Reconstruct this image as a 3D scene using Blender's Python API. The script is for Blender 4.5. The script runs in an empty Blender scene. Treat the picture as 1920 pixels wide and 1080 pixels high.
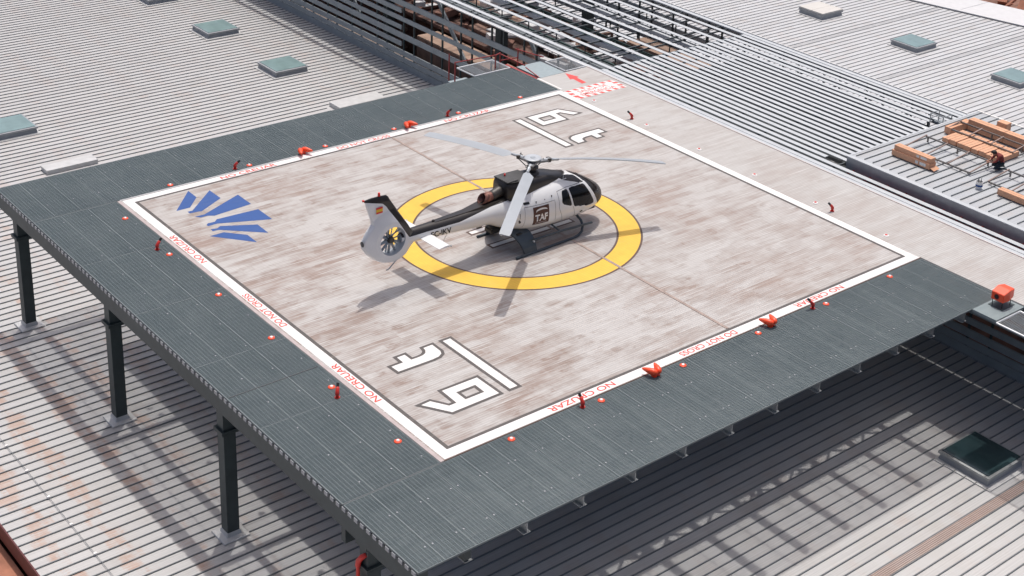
import bpy, bmesh, math, random
from mathutils import Vector, Matrix
random.seed(7)
C = bpy.context.scene.collection
sc = bpy.context.scene

# ------------------------------------------------------------------ camera
F_PX, CX, CY = 2812.4090, 1115.61, 178.39        # focal length and principal point at 1920 px
yaw, pitch, roll = math.radians(48.07500), math.radians(20.71253), math.radians(3.05395)
fw = Vector((math.cos(pitch)*math.cos(yaw), math.cos(pitch)*math.sin(yaw), -math.sin(pitch)))
rt = Vector((math.sin(yaw), -math.cos(yaw), 0)); up = rt.cross(fw)
r2 = rt*math.cos(roll) + up*math.sin(roll); u2 = -rt*math.sin(roll) + up*math.cos(roll)
cd = bpy.data.cameras.new('camera'); cam = bpy.data.objects.new('camera', cd); C.objects.link(cam)
M = Matrix((( r2.x, u2.x, -fw.x, -32.08676), (r2.y, u2.y, -fw.y, -39.80214), (r2.z, u2.z, -fw.z, 24.88088), (0, 0, 0, 1)))
cam.matrix_world = M
cd.sensor_width = 36; cd.lens = F_PX*36/1920
cd.shift_x = -(CX-960)/1920; cd.shift_y = (CY-540)/1920
cd.clip_start = 1; cd.clip_end = 2000
sc.camera = cam

# ------------------------------------------------------------------ light
SUN = Vector((0.222, 0.226, 1.0)).normalized()
SUN_EL = math.asin(SUN.z)
w = bpy.data.worlds.new('World'); sc.world = w; w.use_nodes = True
nt = w.node_tree; nt.nodes.clear()
sky = nt.nodes.new('ShaderNodeTexSky'); sky.sky_type = 'NISHITA'; sky.sun_disc = False
sky.sun_elevation = SUN_EL; sky.sun_rotation = math.atan2(SUN.x, SUN.y)
sky.dust_density = 5.0; sky.air_density = 0.55; sky.ozone_density = 1.0
bg = nt.nodes.new('ShaderNodeBackground'); bg.inputs[1].default_value = 0.14
wo = nt.nodes.new('ShaderNodeOutputWorld')
nt.links.new(sky.outputs[0], bg.inputs[0]); nt.links.new(bg.outputs[0], wo.inputs[0])
sd = bpy.data.lights.new('sun', 'SUN'); sd.energy = 2.3; sd.angle = math.radians(1.0); sd.color = (1.0, 0.965, 0.92)
so = bpy.data.objects.new('sun', sd); C.objects.link(so)
so.rotation_euler = (-SUN).to_track_quat('-Z', 'Y').to_euler()
sc.view_settings.view_transform = 'Standard'; sc.view_settings.look = 'None'
sc.view_settings.gamma = 1; sc.view_settings.exposure = 0.08; sc.view_settings.use_curve_mapping = False

# ------------------------------------------------------------------ materials
def new_mat(name):
    m = bpy.data.materials.new(name); m.use_nodes = True
    n = m.node_tree; b = n.nodes['Principled BSDF']
    return m, n, b
def plain(name, col, rough=0.6, metal=0.0, var=0.08, vscale=3.0, spec=0.5, coat=0.0):
    m, n, b = new_mat(name)
    b.inputs['Roughness'].default_value = rough; b.inputs['Metallic'].default_value = metal
    b.inputs['Specular IOR Level'].default_value = spec
    if coat: b.inputs['Coat Weight'].default_value = coat; b.inputs['Coat Roughness'].default_value = 0.06
    tc = n.nodes.new('ShaderNodeTexCoord'); no = n.nodes.new('ShaderNodeTexNoise')
    no.inputs['Scale'].default_value = vscale; no.inputs['Detail'].default_value = 5
    n.links.new(tc.outputs['Object'], no.inputs['Vector'])
    mr = n.nodes.new('ShaderNodeMapRange'); mr.inputs[1].default_value = .3; mr.inputs[2].default_value = .7
    mr.inputs[3].default_value = 1-var; mr.inputs[4].default_value = 1+var
    n.links.new(no.outputs['Fac'], mr.inputs[0])
    mx = n.nodes.new('ShaderNodeVectorMath'); mx.operation = 'SCALE'
    mx.inputs[0].default_value = col
    n.links.new(mr.outputs[0], mx.inputs['Scale']); n.links.new(mx.outputs[0], b.inputs['Base Color'])
    return m
class G:
    """little node-graph helper"""
    def __init__(s, n): s.n = n
    def node(s, t, **k):
        d = s.n.nodes.new(t)
        for a, v in k.items(): setattr(d, a, v)
        return d
    def put(s, sock, v):
        if isinstance(v, bpy.types.NodeSocket): s.n.links.new(v, sock)
        elif v is not None: sock.default_value = v
    def math(s, op, a, b=None, c=None, clamp=False):
        d = s.node('ShaderNodeMath', operation=op, use_clamp=clamp)
        s.put(d.inputs[0], a); s.put(d.inputs[1], b)
        if c is not None: s.put(d.inputs[2], c)
        return d.outputs[0]
    def xyz(s):
        tc = s.node('ShaderNodeTexCoord'); sp = s.node('ShaderNodeSeparateXYZ')
        s.n.links.new(tc.outputs['Object'], sp.inputs[0]); return sp.outputs
    def comb(s, x, y, z=0.0):
        d = s.node('ShaderNodeCombineXYZ'); s.put(d.inputs[0], x); s.put(d.inputs[1], y); s.put(d.inputs[2], z); return d.outputs[0]
    def noise(s, vec, scale=1.0, detail=4.0, rough=0.55):
        d = s.node('ShaderNodeTexNoise'); s.put(d.inputs['Vector'], vec)
        d.inputs['Scale'].default_value = scale; d.inputs['Detail'].default_value = detail; d.inputs['Roughness'].default_value = rough
        return d.outputs['Fac']
    def white(s, vec):
        d = s.node('ShaderNodeTexWhiteNoise', noise_dimensions='3D'); s.put(d.inputs['Vector'], vec); return d.outputs['Value']
    def rng(s, v, a, b, c=0.0, d=1.0):
        m = s.node('ShaderNodeMapRange'); s.put(m.inputs[0], v)
        for i, q in enumerate((a, b, c, d)): s.put(m.inputs[i+1], q)
        return m.outputs[0]
    def mix(s, f, a, b, mode='MIX'):
        d = s.node('ShaderNodeMix', data_type='RGBA', blend_type=mode)
        s.put(d.inputs[0], f)
        for i, q in ((6, a), (7, b)):
            if isinstance(q, tuple): q = (*q, 1.0)
            s.put(d.inputs[i], q)
        return d.outputs[2]

def pad_material(name, stain=1.0, base=(0.475, 0.455, 0.435)):
    m, n, b = new_mat(name); g = G(n); X, Y, Z = g.xyz()
    row = g.math('FLOOR', g.math('DIVIDE', Y, 0.30))
    off = g.math('MULTIPLY', g.white(g.comb(row, 3.1)), 7.0)
    xs = g.math('ADD', X, off)
    blk = g.math('FLOOR', g.math('DIVIDE', xs, 1.7))
    tone = g.white(g.comb(row, blk, 2.0))
    big = g.noise(g.comb(g.math('MULTIPLY', X, .22), g.math('MULTIPLY', Y, .30)), 1.0, 5, .6)
    st1 = g.noise(g.comb(g.math('MULTIPLY', xs, .55), g.math('MULTIPLY', row, 1.37)), 1.0, 5, .65)
    st2 = g.noise(g.comb(g.math('MULTIPLY', X, .55), g.math('MULTIPLY', Y, 5.0)), 1.0, 7, .72)
    st3 = g.noise(g.comb(g.math('MULTIPLY', X, 1.8), g.math('MULTIPLY', Y, 14.0), 3.0), 1.0, 5, .75)
    a = g.math('ADD', g.math('MULTIPLY', st1, .56), g.math('ADD', g.math('MULTIPLY', big, .72), g.math('ADD', g.math('MULTIPLY', st2, .44), g.math('ADD', g.math('MULTIPLY', tone, .085), g.math('MULTIPLY', st3, .12)))))
    spot = g.noise(g.comb(g.math('MULTIPLY', X, 1.1), g.math('MULTIPLY', Y, 1.9), 7.0), 1.0, 6, .62)
    a = g.math('ADD', a, g.rng(spot, .58, .74, 0.0, .20))
    reg = g.rng(X, -9, 12, 1.12, .72)
    msk = g.math('MULTIPLY', g.math('MULTIPLY', g.rng(a, .87, 1.12), reg), stain, clamp=True)
    rid = g.math('SINE', g.math('MULTIPLY', Y, 2*math.pi/0.10))
    rj = g.noise(g.comb(g.math('MULTIPLY', X, .5), g.math('MULTIPLY', Y, 60.0)), 1.0, 2)
    dark = g.mix(g.rng(big, .35, .65), (0.25, 0.20, 0.172), (0.31, 0.235, 0.20))
    col = g.mix(msk, base, dark)
    wl = g.math('MULTIPLY', g.rng(g.noise(g.comb(g.math('MULTIPLY', X, .35), g.math('MULTIPLY', Y, 16.0)), 1.0, 3, .7), .56, .66), .75)
    col = g.mix(wl, col, (0.58, 0.57, 0.55))
    k = g.math('ADD', g.rng(rid, -1, 1, .89, 1.05), g.rng(rj, .3, .7, -.05, .05))
    sc_ = g.node('ShaderNodeVectorMath', operation='SCALE'); n.links.new(col, sc_.inputs[0]); n.links.new(k, sc_.inputs['Scale'])
    n.links.new(sc_.outputs[0], b.inputs['Base Color'])
    b.inputs['Roughness'].default_value = .75
    bp = g.node('ShaderNodeBump'); bp.inputs['Strength'].default_value = .25; bp.inputs['Distance'].default_value = .01
    n.links.new(rid, bp.inputs['Height']); n.links.new(bp.outputs[0], b.inputs['Normal'])
    return m

def roof_material(name, base=(0.50, 0.495, 0.487), rust=2.0, x0=-18, x1=-9.0):
    m, n, b = new_mat(name); g = G(n); X, Y, Z = g.xyz()
    row = g.math('FLOOR', g.math('DIVIDE', Y, 0.45))
    rnd = g.white(g.comb(row, 1.7)); off = g.math('MULTIPLY', rnd, .9)
    xs = g.math('ADD', X, off)
    fine = g.math('SINE', g.math('MULTIPLY', Y, 2*math.pi/0.09))
    streak = g.noise(g.comb(g.math('MULTIPLY', X, .3), g.math('MULTIPLY', Y, 22.0)), 1.0, 4, .7)
    dirt = g.noise(g.comb(g.math('MULTIPLY', xs, .55), g.math('MULTIPLY', row, 2.3)), 1.0, 5, .6)
    big = g.noise(g.comb(g.math('MULTIPLY', X, .11), g.math('MULTIPLY', Y, .09)), 1.0, 3)
    # rust patches: bands across the sheets near the purlin lines, broken per sheet
    band = g.math('ABSOLUTE', g.math('SUBTRACT', g.math('FRACT', g.math('DIVIDE', g.math('ADD', X, g.math('MULTIPLY', rnd, .35)), 1.75)), .5))
    bm = g.rng(band, .12, .34, 1.0, 0.0)
    rn = g.noise(g.comb(g.math('MULTIPLY', xs, .9), g.math('MULTIPLY', row, 5.1), 4.0), 1.0, 4, .7)
    edge = g.rng(g.noise(g.comb(g.math('MULTIPLY', X, 2.6), g.math('MULTIPLY', Y, 26.0)), 1.0, 3, .8), .3, .7, -.12, .12)
    reg = g.math('MULTIPLY', g.rng(X, x0, x1, 1.0, .12), rust)
    a = g.math('ADD', g.math('MULTIPLY', bm, .22), g.math('ADD', rn, g.math('ADD', edge, g.math('MULTIPLY', g.math('SUBTRACT', big, .5), .5))))
    rm = g.math('MULTIPLY', g.rng(a, .68, .86), reg, clamp=True)
    rm = g.math('MULTIPLY', rm, g.rng(g.noise(g.comb(g.math('MULTIPLY', X, .7), g.math('MULTIPLY', Y, 34.0), 2.0), 1.0, 4, .75), .36, .60, .25, 1.0))
    rcol = g.mix(g.rng(streak, .35, .65), (0.42, 0.20, 0.11), (0.50, 0.36, 0.28))
    col = g.mix(g.rng(dirt, .50, .72, 0.0, .55), base, (0.43, 0.40, 0.37))
    col = g.mix(g.math('MULTIPLY', rm, .85, clamp=True), col, rcol)
    k = g.math('ADD', g.rng(fine, -1, 1, .965, 1.025), g.rng(streak, .3, .7, -.13, .09))
    k = g.math('ADD', k, g.rng(rnd, 0, 1, -.03, .03))
    sc_ = g.node('ShaderNodeVectorMath', operation='SCALE'); n.links.new(col, sc_.inputs[0]); n.links.new(k, sc_.inputs['Scale'])
    n.links.new(sc_.outputs[0], b.inputs['Base Color'])
    b.inputs['Roughness'].default_value = .5; b.inputs['Metallic'].default_value = .1
    return m

def grating_material():
    m, n, b = new_mat('grating_steel'); g = G(n); X, Y, Z = g.xyz()
    big = g.noise(g.comb(g.math('MULTIPLY', X, .5), g.math('MULTIPLY', Y, .5)), 1.0, 4)
    sm = g.noise(g.comb(g.math('MULTIPLY', X, 1.6), g.math('MULTIPLY', Y, 5.0)), 1.0, 5, .7)
    f = g.math('ADD', g.math('MULTIPLY', big, .6), g.math('MULTIPLY', sm, .5))
    col = g.mix(g.rng(f, .35, .78), (0.175, 0.22, 0.23), (0.255, 0.30, 0.305))
    n.links.new(col, b.inputs['Base Color']); b.inputs['Roughness'].default_value = .6; b.inputs['Metallic'].default_value = .15
    return m

def worn_white():
    m, n, b = new_mat('worn_white_paint'); g = G(n); X, Y, Z = g.xyz()
    a = g.noise(g.comb(g.math('MULTIPLY', X, 1.2), g.math('MULTIPLY', Y, 5.0)), 1.0, 6, .7)
    c = g.noise(g.comb(X, Y), .35, 3)
    f = g.rng(g.math('ADD', a, g.math('MULTIPLY', g.math('SUBTRACT', c, .5), .6)), .52, .82, 0.0, .75)
    rid = g.rng(g.math('SINE', g.math('MULTIPLY', Y, 2*math.pi/0.10)), -1, 1, .94, 1.02)
    col = g.mix(f, (0.79, 0.78, 0.76), (0.60, 0.54, 0.50))
    k = g.node('ShaderNodeVectorMath', operation='SCALE'); n.links.new(col, k.inputs[0]); n.links.new(rid, k.inputs['Scale'])
    n.links.new(k.outputs[0], b.inputs['Base Color']); b.inputs['Roughness'].default_value = .6
    return m
def worn(name, col, under=(0.33, 0.27, 0.24), lo=.60, hi=.78, amt=.55):
    m, n, b = new_mat(name); g = G(n); X, Y, Z = g.xyz()
    a = g.noise(g.comb(g.math('MULTIPLY', X, .8), g.math('MULTIPLY', Y, 6.0)), 1.0, 7, .75); c = g.noise(g.comb(X, Y), .8, 4)
    v = g.noise(g.comb(X, Y), 2.5, 5)
    f = g.rng(g.math('ADD', a, g.math('MULTIPLY', g.math('SUBTRACT', c, .5), .5)), lo, hi, 0.0, amt)
    rid = g.math('MULTIPLY', g.rng(g.math('SINE', g.math('MULTIPLY', Y, 2*math.pi/0.10)), -1, 1, .93, 1.03), g.rng(v, .3, .7, .94, 1.05))
    k = g.node('ShaderNodeVectorMath', operation='SCALE'); n.links.new(g.mix(f, col, under), k.inputs[0]); n.links.new(rid, k.inputs['Scale'])
    n.links.new(k.outputs[0], b.inputs['Base Color']); b.inputs['Roughness'].default_value = .6
    return m
MT = {}
MT['pad'] = pad_material('pad_planks'); MT['walk'] = pad_material('walkway_planks', .55, (0.475, 0.46, 0.44))
MT['roof'] = roof_material('roof_sheet'); MT['roof_r'] = roof_material('roof_sheet_far', (0.54, 0.545, 0.55), .38, 20, 60)
MT['plat'] = roof_material('roof_sheet_raised', (0.44, 0.46, 0.475), .12, 0, 1)
MT['rib'] = plain('rib_grey', (0.17, 0.185, 0.195), .5, .2)
MT['grate'] = grating_material()
MT['seamlt'] = plain('grating_edge_bar', (0.135, 0.16, 0.165), .5, .2)
MT['seamdk'] = plain('joint_dark', (0.05, 0.055, 0.06), .7)
MT['white'] = worn('white_marking_paint', (0.78, 0.765, 0.735), (0.56, 0.50, 0.46), .56, .80, .6)
MT['worn'] = worn_white()
MT['dkline'] = worn('dark_marking_paint', (0.085, 0.075, 0.07), (0.24, 0.20, 0.18), .55, .78, .5)
MT['brline'] = plain('brown_marking_paint', (0.10, 0.06, 0.045), .6, 0, .1)
MT['yellow'] = worn('yellow_marking_paint', (0.79, 0.485, 0.055), (0.60, 0.42, 0.18), .58, .80, .4)
MT['blue'] = worn('blue_marking_paint', (0.018, 0.080, 0.285), (0.10, 0.14, 0.26), .56, .80, .35)
MT['redp'] = plain('red_marking_paint', (0.72, 0.07, 0.06), .55, 0, .06)
MT['redletter'] = plain('red_letter_paint', (0.66, 0.07, 0.05), .55, 0, .05)
MT['seambr'] = plain('rusty_joint_strip', (0.35, 0.275, 0.24), .8, 0, .22, 3)
MT['flange'] = plain('pinkish_edge_angle', (0.46, 0.39, 0.375), .5, 0, .1)
MT['flange_g'] = plain('grey_edge_angle', (0.42, 0.42, 0.42), .5, .2, .1)
MT['dksteel'] = plain('dark_green_steel', (0.035, 0.05, 0.052), .5, .1, .15)
MT['beam'] = plain('grey_beam_steel', (0.10, 0.115, 0.12), .5, .2, .15)
MT['galv'] = plain('galvanised_steel', (0.36, 0.38, 0.385), .4, .6, .1)
MT['flash'] = plain('flashing_grey', (0.56, 0.56, 0.55), .45, .2, .08)
MT['curb'] = plain('curb_grey', (0.33, 0.345, 0.36), .45, .3, .08)
MT['glass'] = plain('skylight_glass', (0.20, 0.29, 0.285), .08, 0, .12, 1.5)
MT['glassdk'] = plain('skylight_glass_dark', (0.03, 0.055, 0.06), .05, 0, .2, 1.5)
MT['lid'] = plain('skylight_lid', (0.58, 0.56, 0.52), .6, 0, .05)
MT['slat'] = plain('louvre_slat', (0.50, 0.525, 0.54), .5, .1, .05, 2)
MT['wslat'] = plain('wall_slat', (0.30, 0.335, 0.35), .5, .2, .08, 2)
MT['red'] = plain('orange_red_plastic', (0.95, 0.095, 0.03), .4, 0, .05)
MT['nozred'] = plain('red_hydrant_paint', (0.62, 0.035, 0.025), .4, 0, .08)
MT['rail'] = plain('dark_red_rail', (0.33, 0.035, 0.03), .5, 0, .1)
MT['black'] = plain('black_rubber', (0.012, 0.012, 0.013), .5)
MT['lens'] = plain('white_lens', (0.85, 0.83, 0.80), .2)
MT['card'] = plain('cardboard', (0.66, 0.365, 0.225), .85, 0, .08, 5)
MT['tape'] = plain('packing_tape', (0.50, 0.30, 0.18), .4)
MT['paper'] = plain('paper_label', (0.75, 0.75, 0.73), .7)
MT['tube'] = plain('frame_tube', (0.20, 0.19, 0.18), .4, .5, .15)
MT['tubebr'] = plain('brown_tube', (0.26, 0.19, 0.165), .5, .2, .15)
MT['soil'] = plain('brown_rubble', (0.20, 0.105, 0.075), .95, 0, .6, .9)
MT['brick'] = plain('brown_block_wall', (0.21, 0.13, 0.10), .9, 0, .35, 1.2)
MT['sand'] = plain('sandy_concrete', (0.36, 0.25, 0.19), .9, 0, .25, 1.5)
MT['terra2'] = plain('dull_brown_debris', (0.19, 0.10, 0.075), .9, 0, .4, 2); MT['soil2'] = plain('brown_screed', (0.13, 0.075, 0.06), .95, 0, .8, 1.3); MT['green'] = plain('dark_green_truss', (0.022, 0.055, 0.052), .5, 0, .2)
MT['terra'] = plain('terracotta_gutter', (0.36, 0.15, 0.09), .8, 0, .25, 2)
MT['fascia'] = plain('dark_red_fascia', (0.10, 0.018, 0.02), .5, 0, .15)
MT['lowroof'] = plain('white_lower_roof', (0.60, 0.60, 0.60), .6, 0, .04)
MT['rustrib'] = roof_material('rust_strip_sheet', (0.33, 0.22, 0.16), 1.0, -60, 60)
MT['ltpanel'] = plain('pale_blue_grating', (0.30, 0.36, 0.375), .5, .1, .08, 6)

# ------------------------------------------------------------------ mesh helpers
class MB:
    def __init__(s): s.v = []; s.f = []
    def add(s, vs, fs):
        k = len(s.v); s.v += [tuple(q) for q in vs]; s.f += [tuple(i+k for i in f) for f in fs]; return s
    def box(s, x0, x1, y0, y1, z0, z1):
        return s.add([(x, y, z) for x in (x0, x1) for y in (y0, y1) for z in (z0, z1)],
                     [(0, 1, 3, 2), (4, 6, 7, 5), (0, 4, 5, 1), (2, 3, 7, 6), (0, 2, 6, 4), (1, 5, 7, 3)])
    def beam(s, p, q, w, h, upv=(0, 0, 1)):
        p = Vector(p); q = Vector(q); d = (q-p).normalized(); sd_ = d.cross(Vector(upv))
        if sd_.length < 1e-4: sd_ = Vector((1, 0, 0))
        sd_.normalize(); u = sd_.cross(d)
        a = [c + sd_*sx*w/2 + u*sz*h/2 for c in (p, q) for sx in (-1, 1) for sz in (-1, 1)]
        return s.add(a, [(0, 1, 3, 2), (4, 6, 7, 5), (0, 4, 5, 1), (2, 3, 7, 6), (0, 2, 6, 4), (1, 5, 7, 3)])
    def ibeam(s, p, q, w, h, t=.018):
        p = Vector(p); q = Vector(q)
        s.beam(p+Vector((0, 0, h/2-t/2)), q+Vector((0, 0, h/2-t/2)), w, t); s.beam(p-Vector((0, 0, h/2-t/2)), q-Vector((0, 0, h/2-t/2)), w, t)
        return s.beam(p, q, t, h-2*t)
    def rings(s, rr, cap=True, closed=True):
        n = len(rr[0]); vs = [q for r in rr for q in r]; fs = []
        for i in range(len(rr)-1):
            for j in range(n if closed else n-1):
                k = (j+1) % n; fs.append((i*n+j, i*n+k, (i+1)*n+k, (i+1)*n+j))
        if cap: fs.append(tuple(range(n-1, -1, -1))); fs.append(tuple((len(rr)-1)*n+j for j in range(n)))
        return s.add(vs, fs)
    def tube(s, pts, r, n=8, cap=True):
        pts = [Vector(p) for p in pts]; rr = []
        rad = r if isinstance(r, (list, tuple)) else [r]*len(pts)
        ref = None
        for i, p in enumerate(pts):
            d = (pts[min(i+1, len(pts)-1)] - pts[max(i-1, 0)]).normalized()
            if ref is None:
                ref = Vector((0, 0, 1)) if abs(d.z) < .9 else Vector((1, 0, 0))
            a = d.cross(ref).normalized(); b = a.cross(d).normalized(); ref = b
            rr.append([p + (a*math.cos(t)+b*math.sin(t))*rad[i] for t in [2*math.pi*k/n for k in range(n)]])
        return s.rings(rr, cap)
    def prism(s, poly, z0, z1):
        n = len(poly); vs = [(x, y, z0) for x, y in poly]+[(x, y, z1) for x, y in poly]
        fs = [tuple(range(n-1, -1, -1)), tuple(range(n, 2*n))]+[(i, (i+1) % n, n+(i+1) % n, n+i) for i in range(n)]
        return s.add(vs, fs)
    def sheet(s, poly, z): return s.add([(x, y, z) for x, y in poly], [tuple(range(len(poly)))])
    def annulus(s, r0, r1, z, n=160, cx=0, cy=0):
        vs = []; 
        for k in range(n):
            t = 2*math.pi*k/n
            vs += [(cx+r0*math.cos(t), cy+r0*math.sin(t), z), (cx+r1*math.cos(t), cy+r1*math.sin(t), z)]
        return s.add(vs, [(2*k, 2*k+1, (2*k+3) % (2*n), (2*k+2) % (2*n)) for k in range(n)])
    def build(s, name, mat, parent=None, smooth=False, fix=True, bevel=0):
        me = bpy.data.meshes.new(name); me.from_pydata(s.v, [], s.f); me.update()
        if fix or bevel:
            b = bmesh.new(); b.from_mesh(me)
            if fix: bmesh.ops.recalc_face_normals(b, faces=b.faces)
            if bevel: bmesh.ops.bevel(b, geom=list(b.edges), offset=bevel, segments=2, affect='EDGES', clamp_overlap=True)
            b.to_mesh(me); b.free()
        if smooth:
            for p in me.polygons: p.use_smooth = True
        me.materials.append(MT[mat] if isinstance(mat, str) else mat)
        o = bpy.data.objects.new(name, me); C.objects.link(o)
        if parent: o.parent = parent
        return o
def empty(name, loc=(0, 0, 0), rz=0):
    o = bpy.data.objects.new(name, None); o.empty_display_size = .3; C.objects.link(o); o.location = loc; o.rotation_euler = (0, 0, rz); return o
def tag(o, label=None, cat=None, group=None, kind=None):
    if label: o['label'] = label
    if cat: o['category'] = cat
    if group: o['group'] = group
    if kind: o['kind'] = kind
    return o
def kids(o): return [c for c in bpy.data.objects if c.parent == o]
def copy_tree(o, parent=None):
    c = o.copy(); C.objects.link(c); c.parent = parent
    for ch in kids(o):
        if ch is not c: copy_tree(ch, c)
    return c
def place(o, loc, rz=None, label=None):
    o.location = loc
    if rz is not None: o.rotation_euler = (0, 0, rz)
    if label: o['label'] = label
    return o
def offset_poly(P, d):
    n = len(P); A = sum(P[i][0]*P[(i+1) % n][1]-P[(i+1) % n][0]*P[i][1] for i in range(n)); sg = 1 if A > 0 else -1; out = []
    for i in range(n):
        a = Vector(P[i-1]); b = Vector(P[i]); c = Vector(P[(i+1) % n])
        d1 = (b-a).normalized(); d2 = (c-b).normalized()
        n1 = Vector((d1.y, -d1.x))*sg; n2 = Vector((d2.y, -d2.x))*sg
        m_ = (n1+n2); L = m_.length
        if L < 1e-3: out.append(tuple(b+n1*d)); continue
        m_ /= L; k = d/max(m_.dot(n1), .45); out.append(tuple(b+m_*k))
    return out
def fill(P, holes=(), z=0.0):
    """triangulated flat polygon with holes"""
    b = bmesh.new()
    for loop in (P, *holes):
        vs = [b.verts.new((x, y, z)) for x, y in loop]
        for i in range(len(vs)): b.edges.new((vs[i], vs[(i+1) % len(vs)]))
    bmesh.ops.triangle_fill(b, edges=list(b.edges), use_beauty=True)
    m = MB(); b.verts.ensure_lookup_table(); b.verts.index_update()
    m.add([tuple(v.co) for v in b.verts], [tuple(v.index for v in f.verts) for f in b.faces]); b.free()
    k = MB()
    for f in m.f:                                  # normals up
        a, c, d = [Vector(m.v[i]) for i in f]
        k.f.append(f if (c-a).cross(d-a).z > 0 else f[::-1])
    k.v = m.v; return k
def text_mesh(body, o3, U, V, name, mat, parent, bold=0.0, spacing=1.0):
    cu = bpy.data.curves.new('tmp_text', 'FONT'); cu.body = body; cu.size = 1; cu.space_character = spacing; cu.offset = bold; cu.resolution_u = 6
    ob = bpy.data.objects.new('tmp_text', cu); C.objects.link(ob)
    dg = bpy.context.evaluated_depsgraph_get(); dg.update()
    me = bpy.data.meshes.new_from_object(ob.evaluated_get(dg)); bpy.data.objects.remove(ob); bpy.data.curves.remove(cu)
    xs = [v.co.x for v in me.vertices]; ys = [v.co.y for v in me.vertices]
    x0, x1, y0, y1 = min(xs), max(xs), min(ys), max(ys); o3 = Vector(o3); U = Vector(U); V = Vector(V)
    for v in me.vertices: v.co = o3 + U*((v.co.x-x0)/(x1-x0)) + V*((v.co.y-y0)/(y1-y0))
    me.name = name; me.materials.clear(); me.materials.append(MT[mat])
    for p in me.polygons: p.material_index = 0
    o = bpy.data.objects.new(name, me); C.objects.link(o); o.parent = parent; return o

# ================================================================== SETTING
HR = -5.5
g_ = MB().sheet([(-150, -120), (260, -120), (260, 320), (-150, 320)], -12.0)
tag(g_.build('ground', 'soil', fix=False), kind='structure')

# ---- big metal roofs
def ribs(m, x0, x1, y0, y1, z, skip=(), w=.036, h=.040, xf=None):
    n0 = math.ceil(y0/.45); n1 = math.floor(y1/.45)
    for k in range(n0, n1+1):
        y = k*.45; seg = [(x0(y) if callable(x0) else x0, x1(y) if callable(x1) else x1)]
        for (a, b, c, d) in skip:
            if c < y < d:
                seg = [t for s_ in seg for t in ((s_[0], min(s_[1], a)), (max(s_[0], b), s_[1])) if t[1]-t[0] > .02]
        for a, b in seg: m.box(a, b, y-w/2, y+w/2, z+.001, z+h)
SKY_L = [(7.85, 10.1, 48.35), (7.9, 10.15, 40.3), (7.9, 10.15, 32.1), (7.9, 10.15, -16.65), (-8.2, -5.95, 31.6)]
SKY_R = [(43.75, 46.0, 22.15), (43.75, 46.0, 14.2), (43.75, 46.0, 6.45)]
colxy = [(-13.82, 12.99), (-13.82, 4.80), (-13.82, -3.32), (-13.82, -11.40)]
skipL = [(a-.02, b+.02, c-.02, c+2.27) for a, b, c in SKY_L] + [(x-.45, x+.5, y-.42, y+.42) for x, y in colxy] + [(-7.7, -5.1, 26.3, 27.1), (7.9, 11.2, 25.8, 26.7)]
t = empty('metal_roof', (-2, 20, HR)); tag(t, 'wide pale ribbed metal roof running beneath and behind the helicopter deck', 'roof')
MBl = MB().box(-19.3, 15.05, -45, 90, HR-.12, HR); o = MBl.build('roof_sheet', 'roof', t); o.matrix_parent_inverse = Matrix.Translation((2, -20, -HR))
def world_child(o, par):
    o.parent = par; o.matrix_parent_inverse = Matrix.Translation(-par.location); return o
m = MB(); ribs(m, -19.3, 15.0, -44, 89, HR, skipL); world_child(m.build('standing_seam', 'rib'), t)
m = MB().box(-19.36, -19.31, -45, 90, HR-.55, HR+.03); world_child(m.build('fascia', 'fascia'), t)
m = MB().box(-3.2, 15.0, -17.52, -17.13, HR+.002, HR+.012); world_child(m.build('rusty_walk_strip', 'rustrib'), t)
m = MB()
for k in range(6): m.box(-3.2, 15, -17.50+k*.07, -17.475+k*.07, HR+.012, HR+.03)
world_child(m.build('strip_ridge', 'flange'), t)
# thin cable with clips along the lower-left of the roof
m = MB(); pts = [(-17.55, y, HR+.06) for y in (8.5, 4.1, 2.0, .1, -1.6, -3.6, -6)]
m.tube([(-17.62, 12, HR+.055), (-17.60, 4, HR+.055), (-17.62, -8, HR+.055)], .009, 5); cb = world_child(m.build('cable', 'galv'), t)
for y in (9.0, 7.2, 5.4, 3.6, 1.8, 0.0, -1.8, -3.6):
    world_child(MB().box(-17.66, -17.56, y-.03, y+.05, HR+.04, HR+.10).build('cable_clip', 'lens'), t)
# lower gutter and the white roof below the left eave
tag(MB().box(-20.6, -19.37, -45, 60, HR-1.1, HR-.75).build('terracotta_gutter', 'terra'), 'terracotta brown gutter strip along the lower left roof edge', 'gutter')
tag(MB().box(-60, -20.62, -45, 60, HR-1.15, HR-.70).build('lower_roof', 'lowroof'), 'smooth white lower roof in the bottom left corner', 'roof')

t = empty('metal_roof', (40, 20, HR)); tag(t, 'pale ribbed metal roof beyond the long grey louvres, with three skylights', 'roof')
xe = lambda y: 54.8 - (y-13.9)*.222
skipR = [(a-.02, b+.02, c-.02, c+2.27) for a, b, c in SKY_R]
world_child(MB().prism([(25.2, -50), (xe(-50), -50), (xe(100), 100), (25.2, 100)], HR-.12, HR).build('roof_sheet', 'roof_r'), t)
m = MB(); ribs(m, 25.2, lambda y: xe(y)-.15, -49, 99, HR, skipR, .030, .032); world_child(m.build('standing_seam', 'rib'), t)
world_child(MB().prism([(xe(-50)-.1, -50), (xe(-50)+.25, -50), (xe(100)+.25, 100), (xe(100)-.1, 100)], HR+.06, HR+.12).build('ridge_flashing', 'lowroof'), t)
for ya, yb in ((19.36, 19.74), (12.2, 12.55)):
    world_child(MB().box(25.3, 53.2, ya, yb, HR+.002, HR+.01).build('dirty_walk_strip', 'sandstrip' if 'sandstrip' in MT else 'flange_g'), t)
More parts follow.
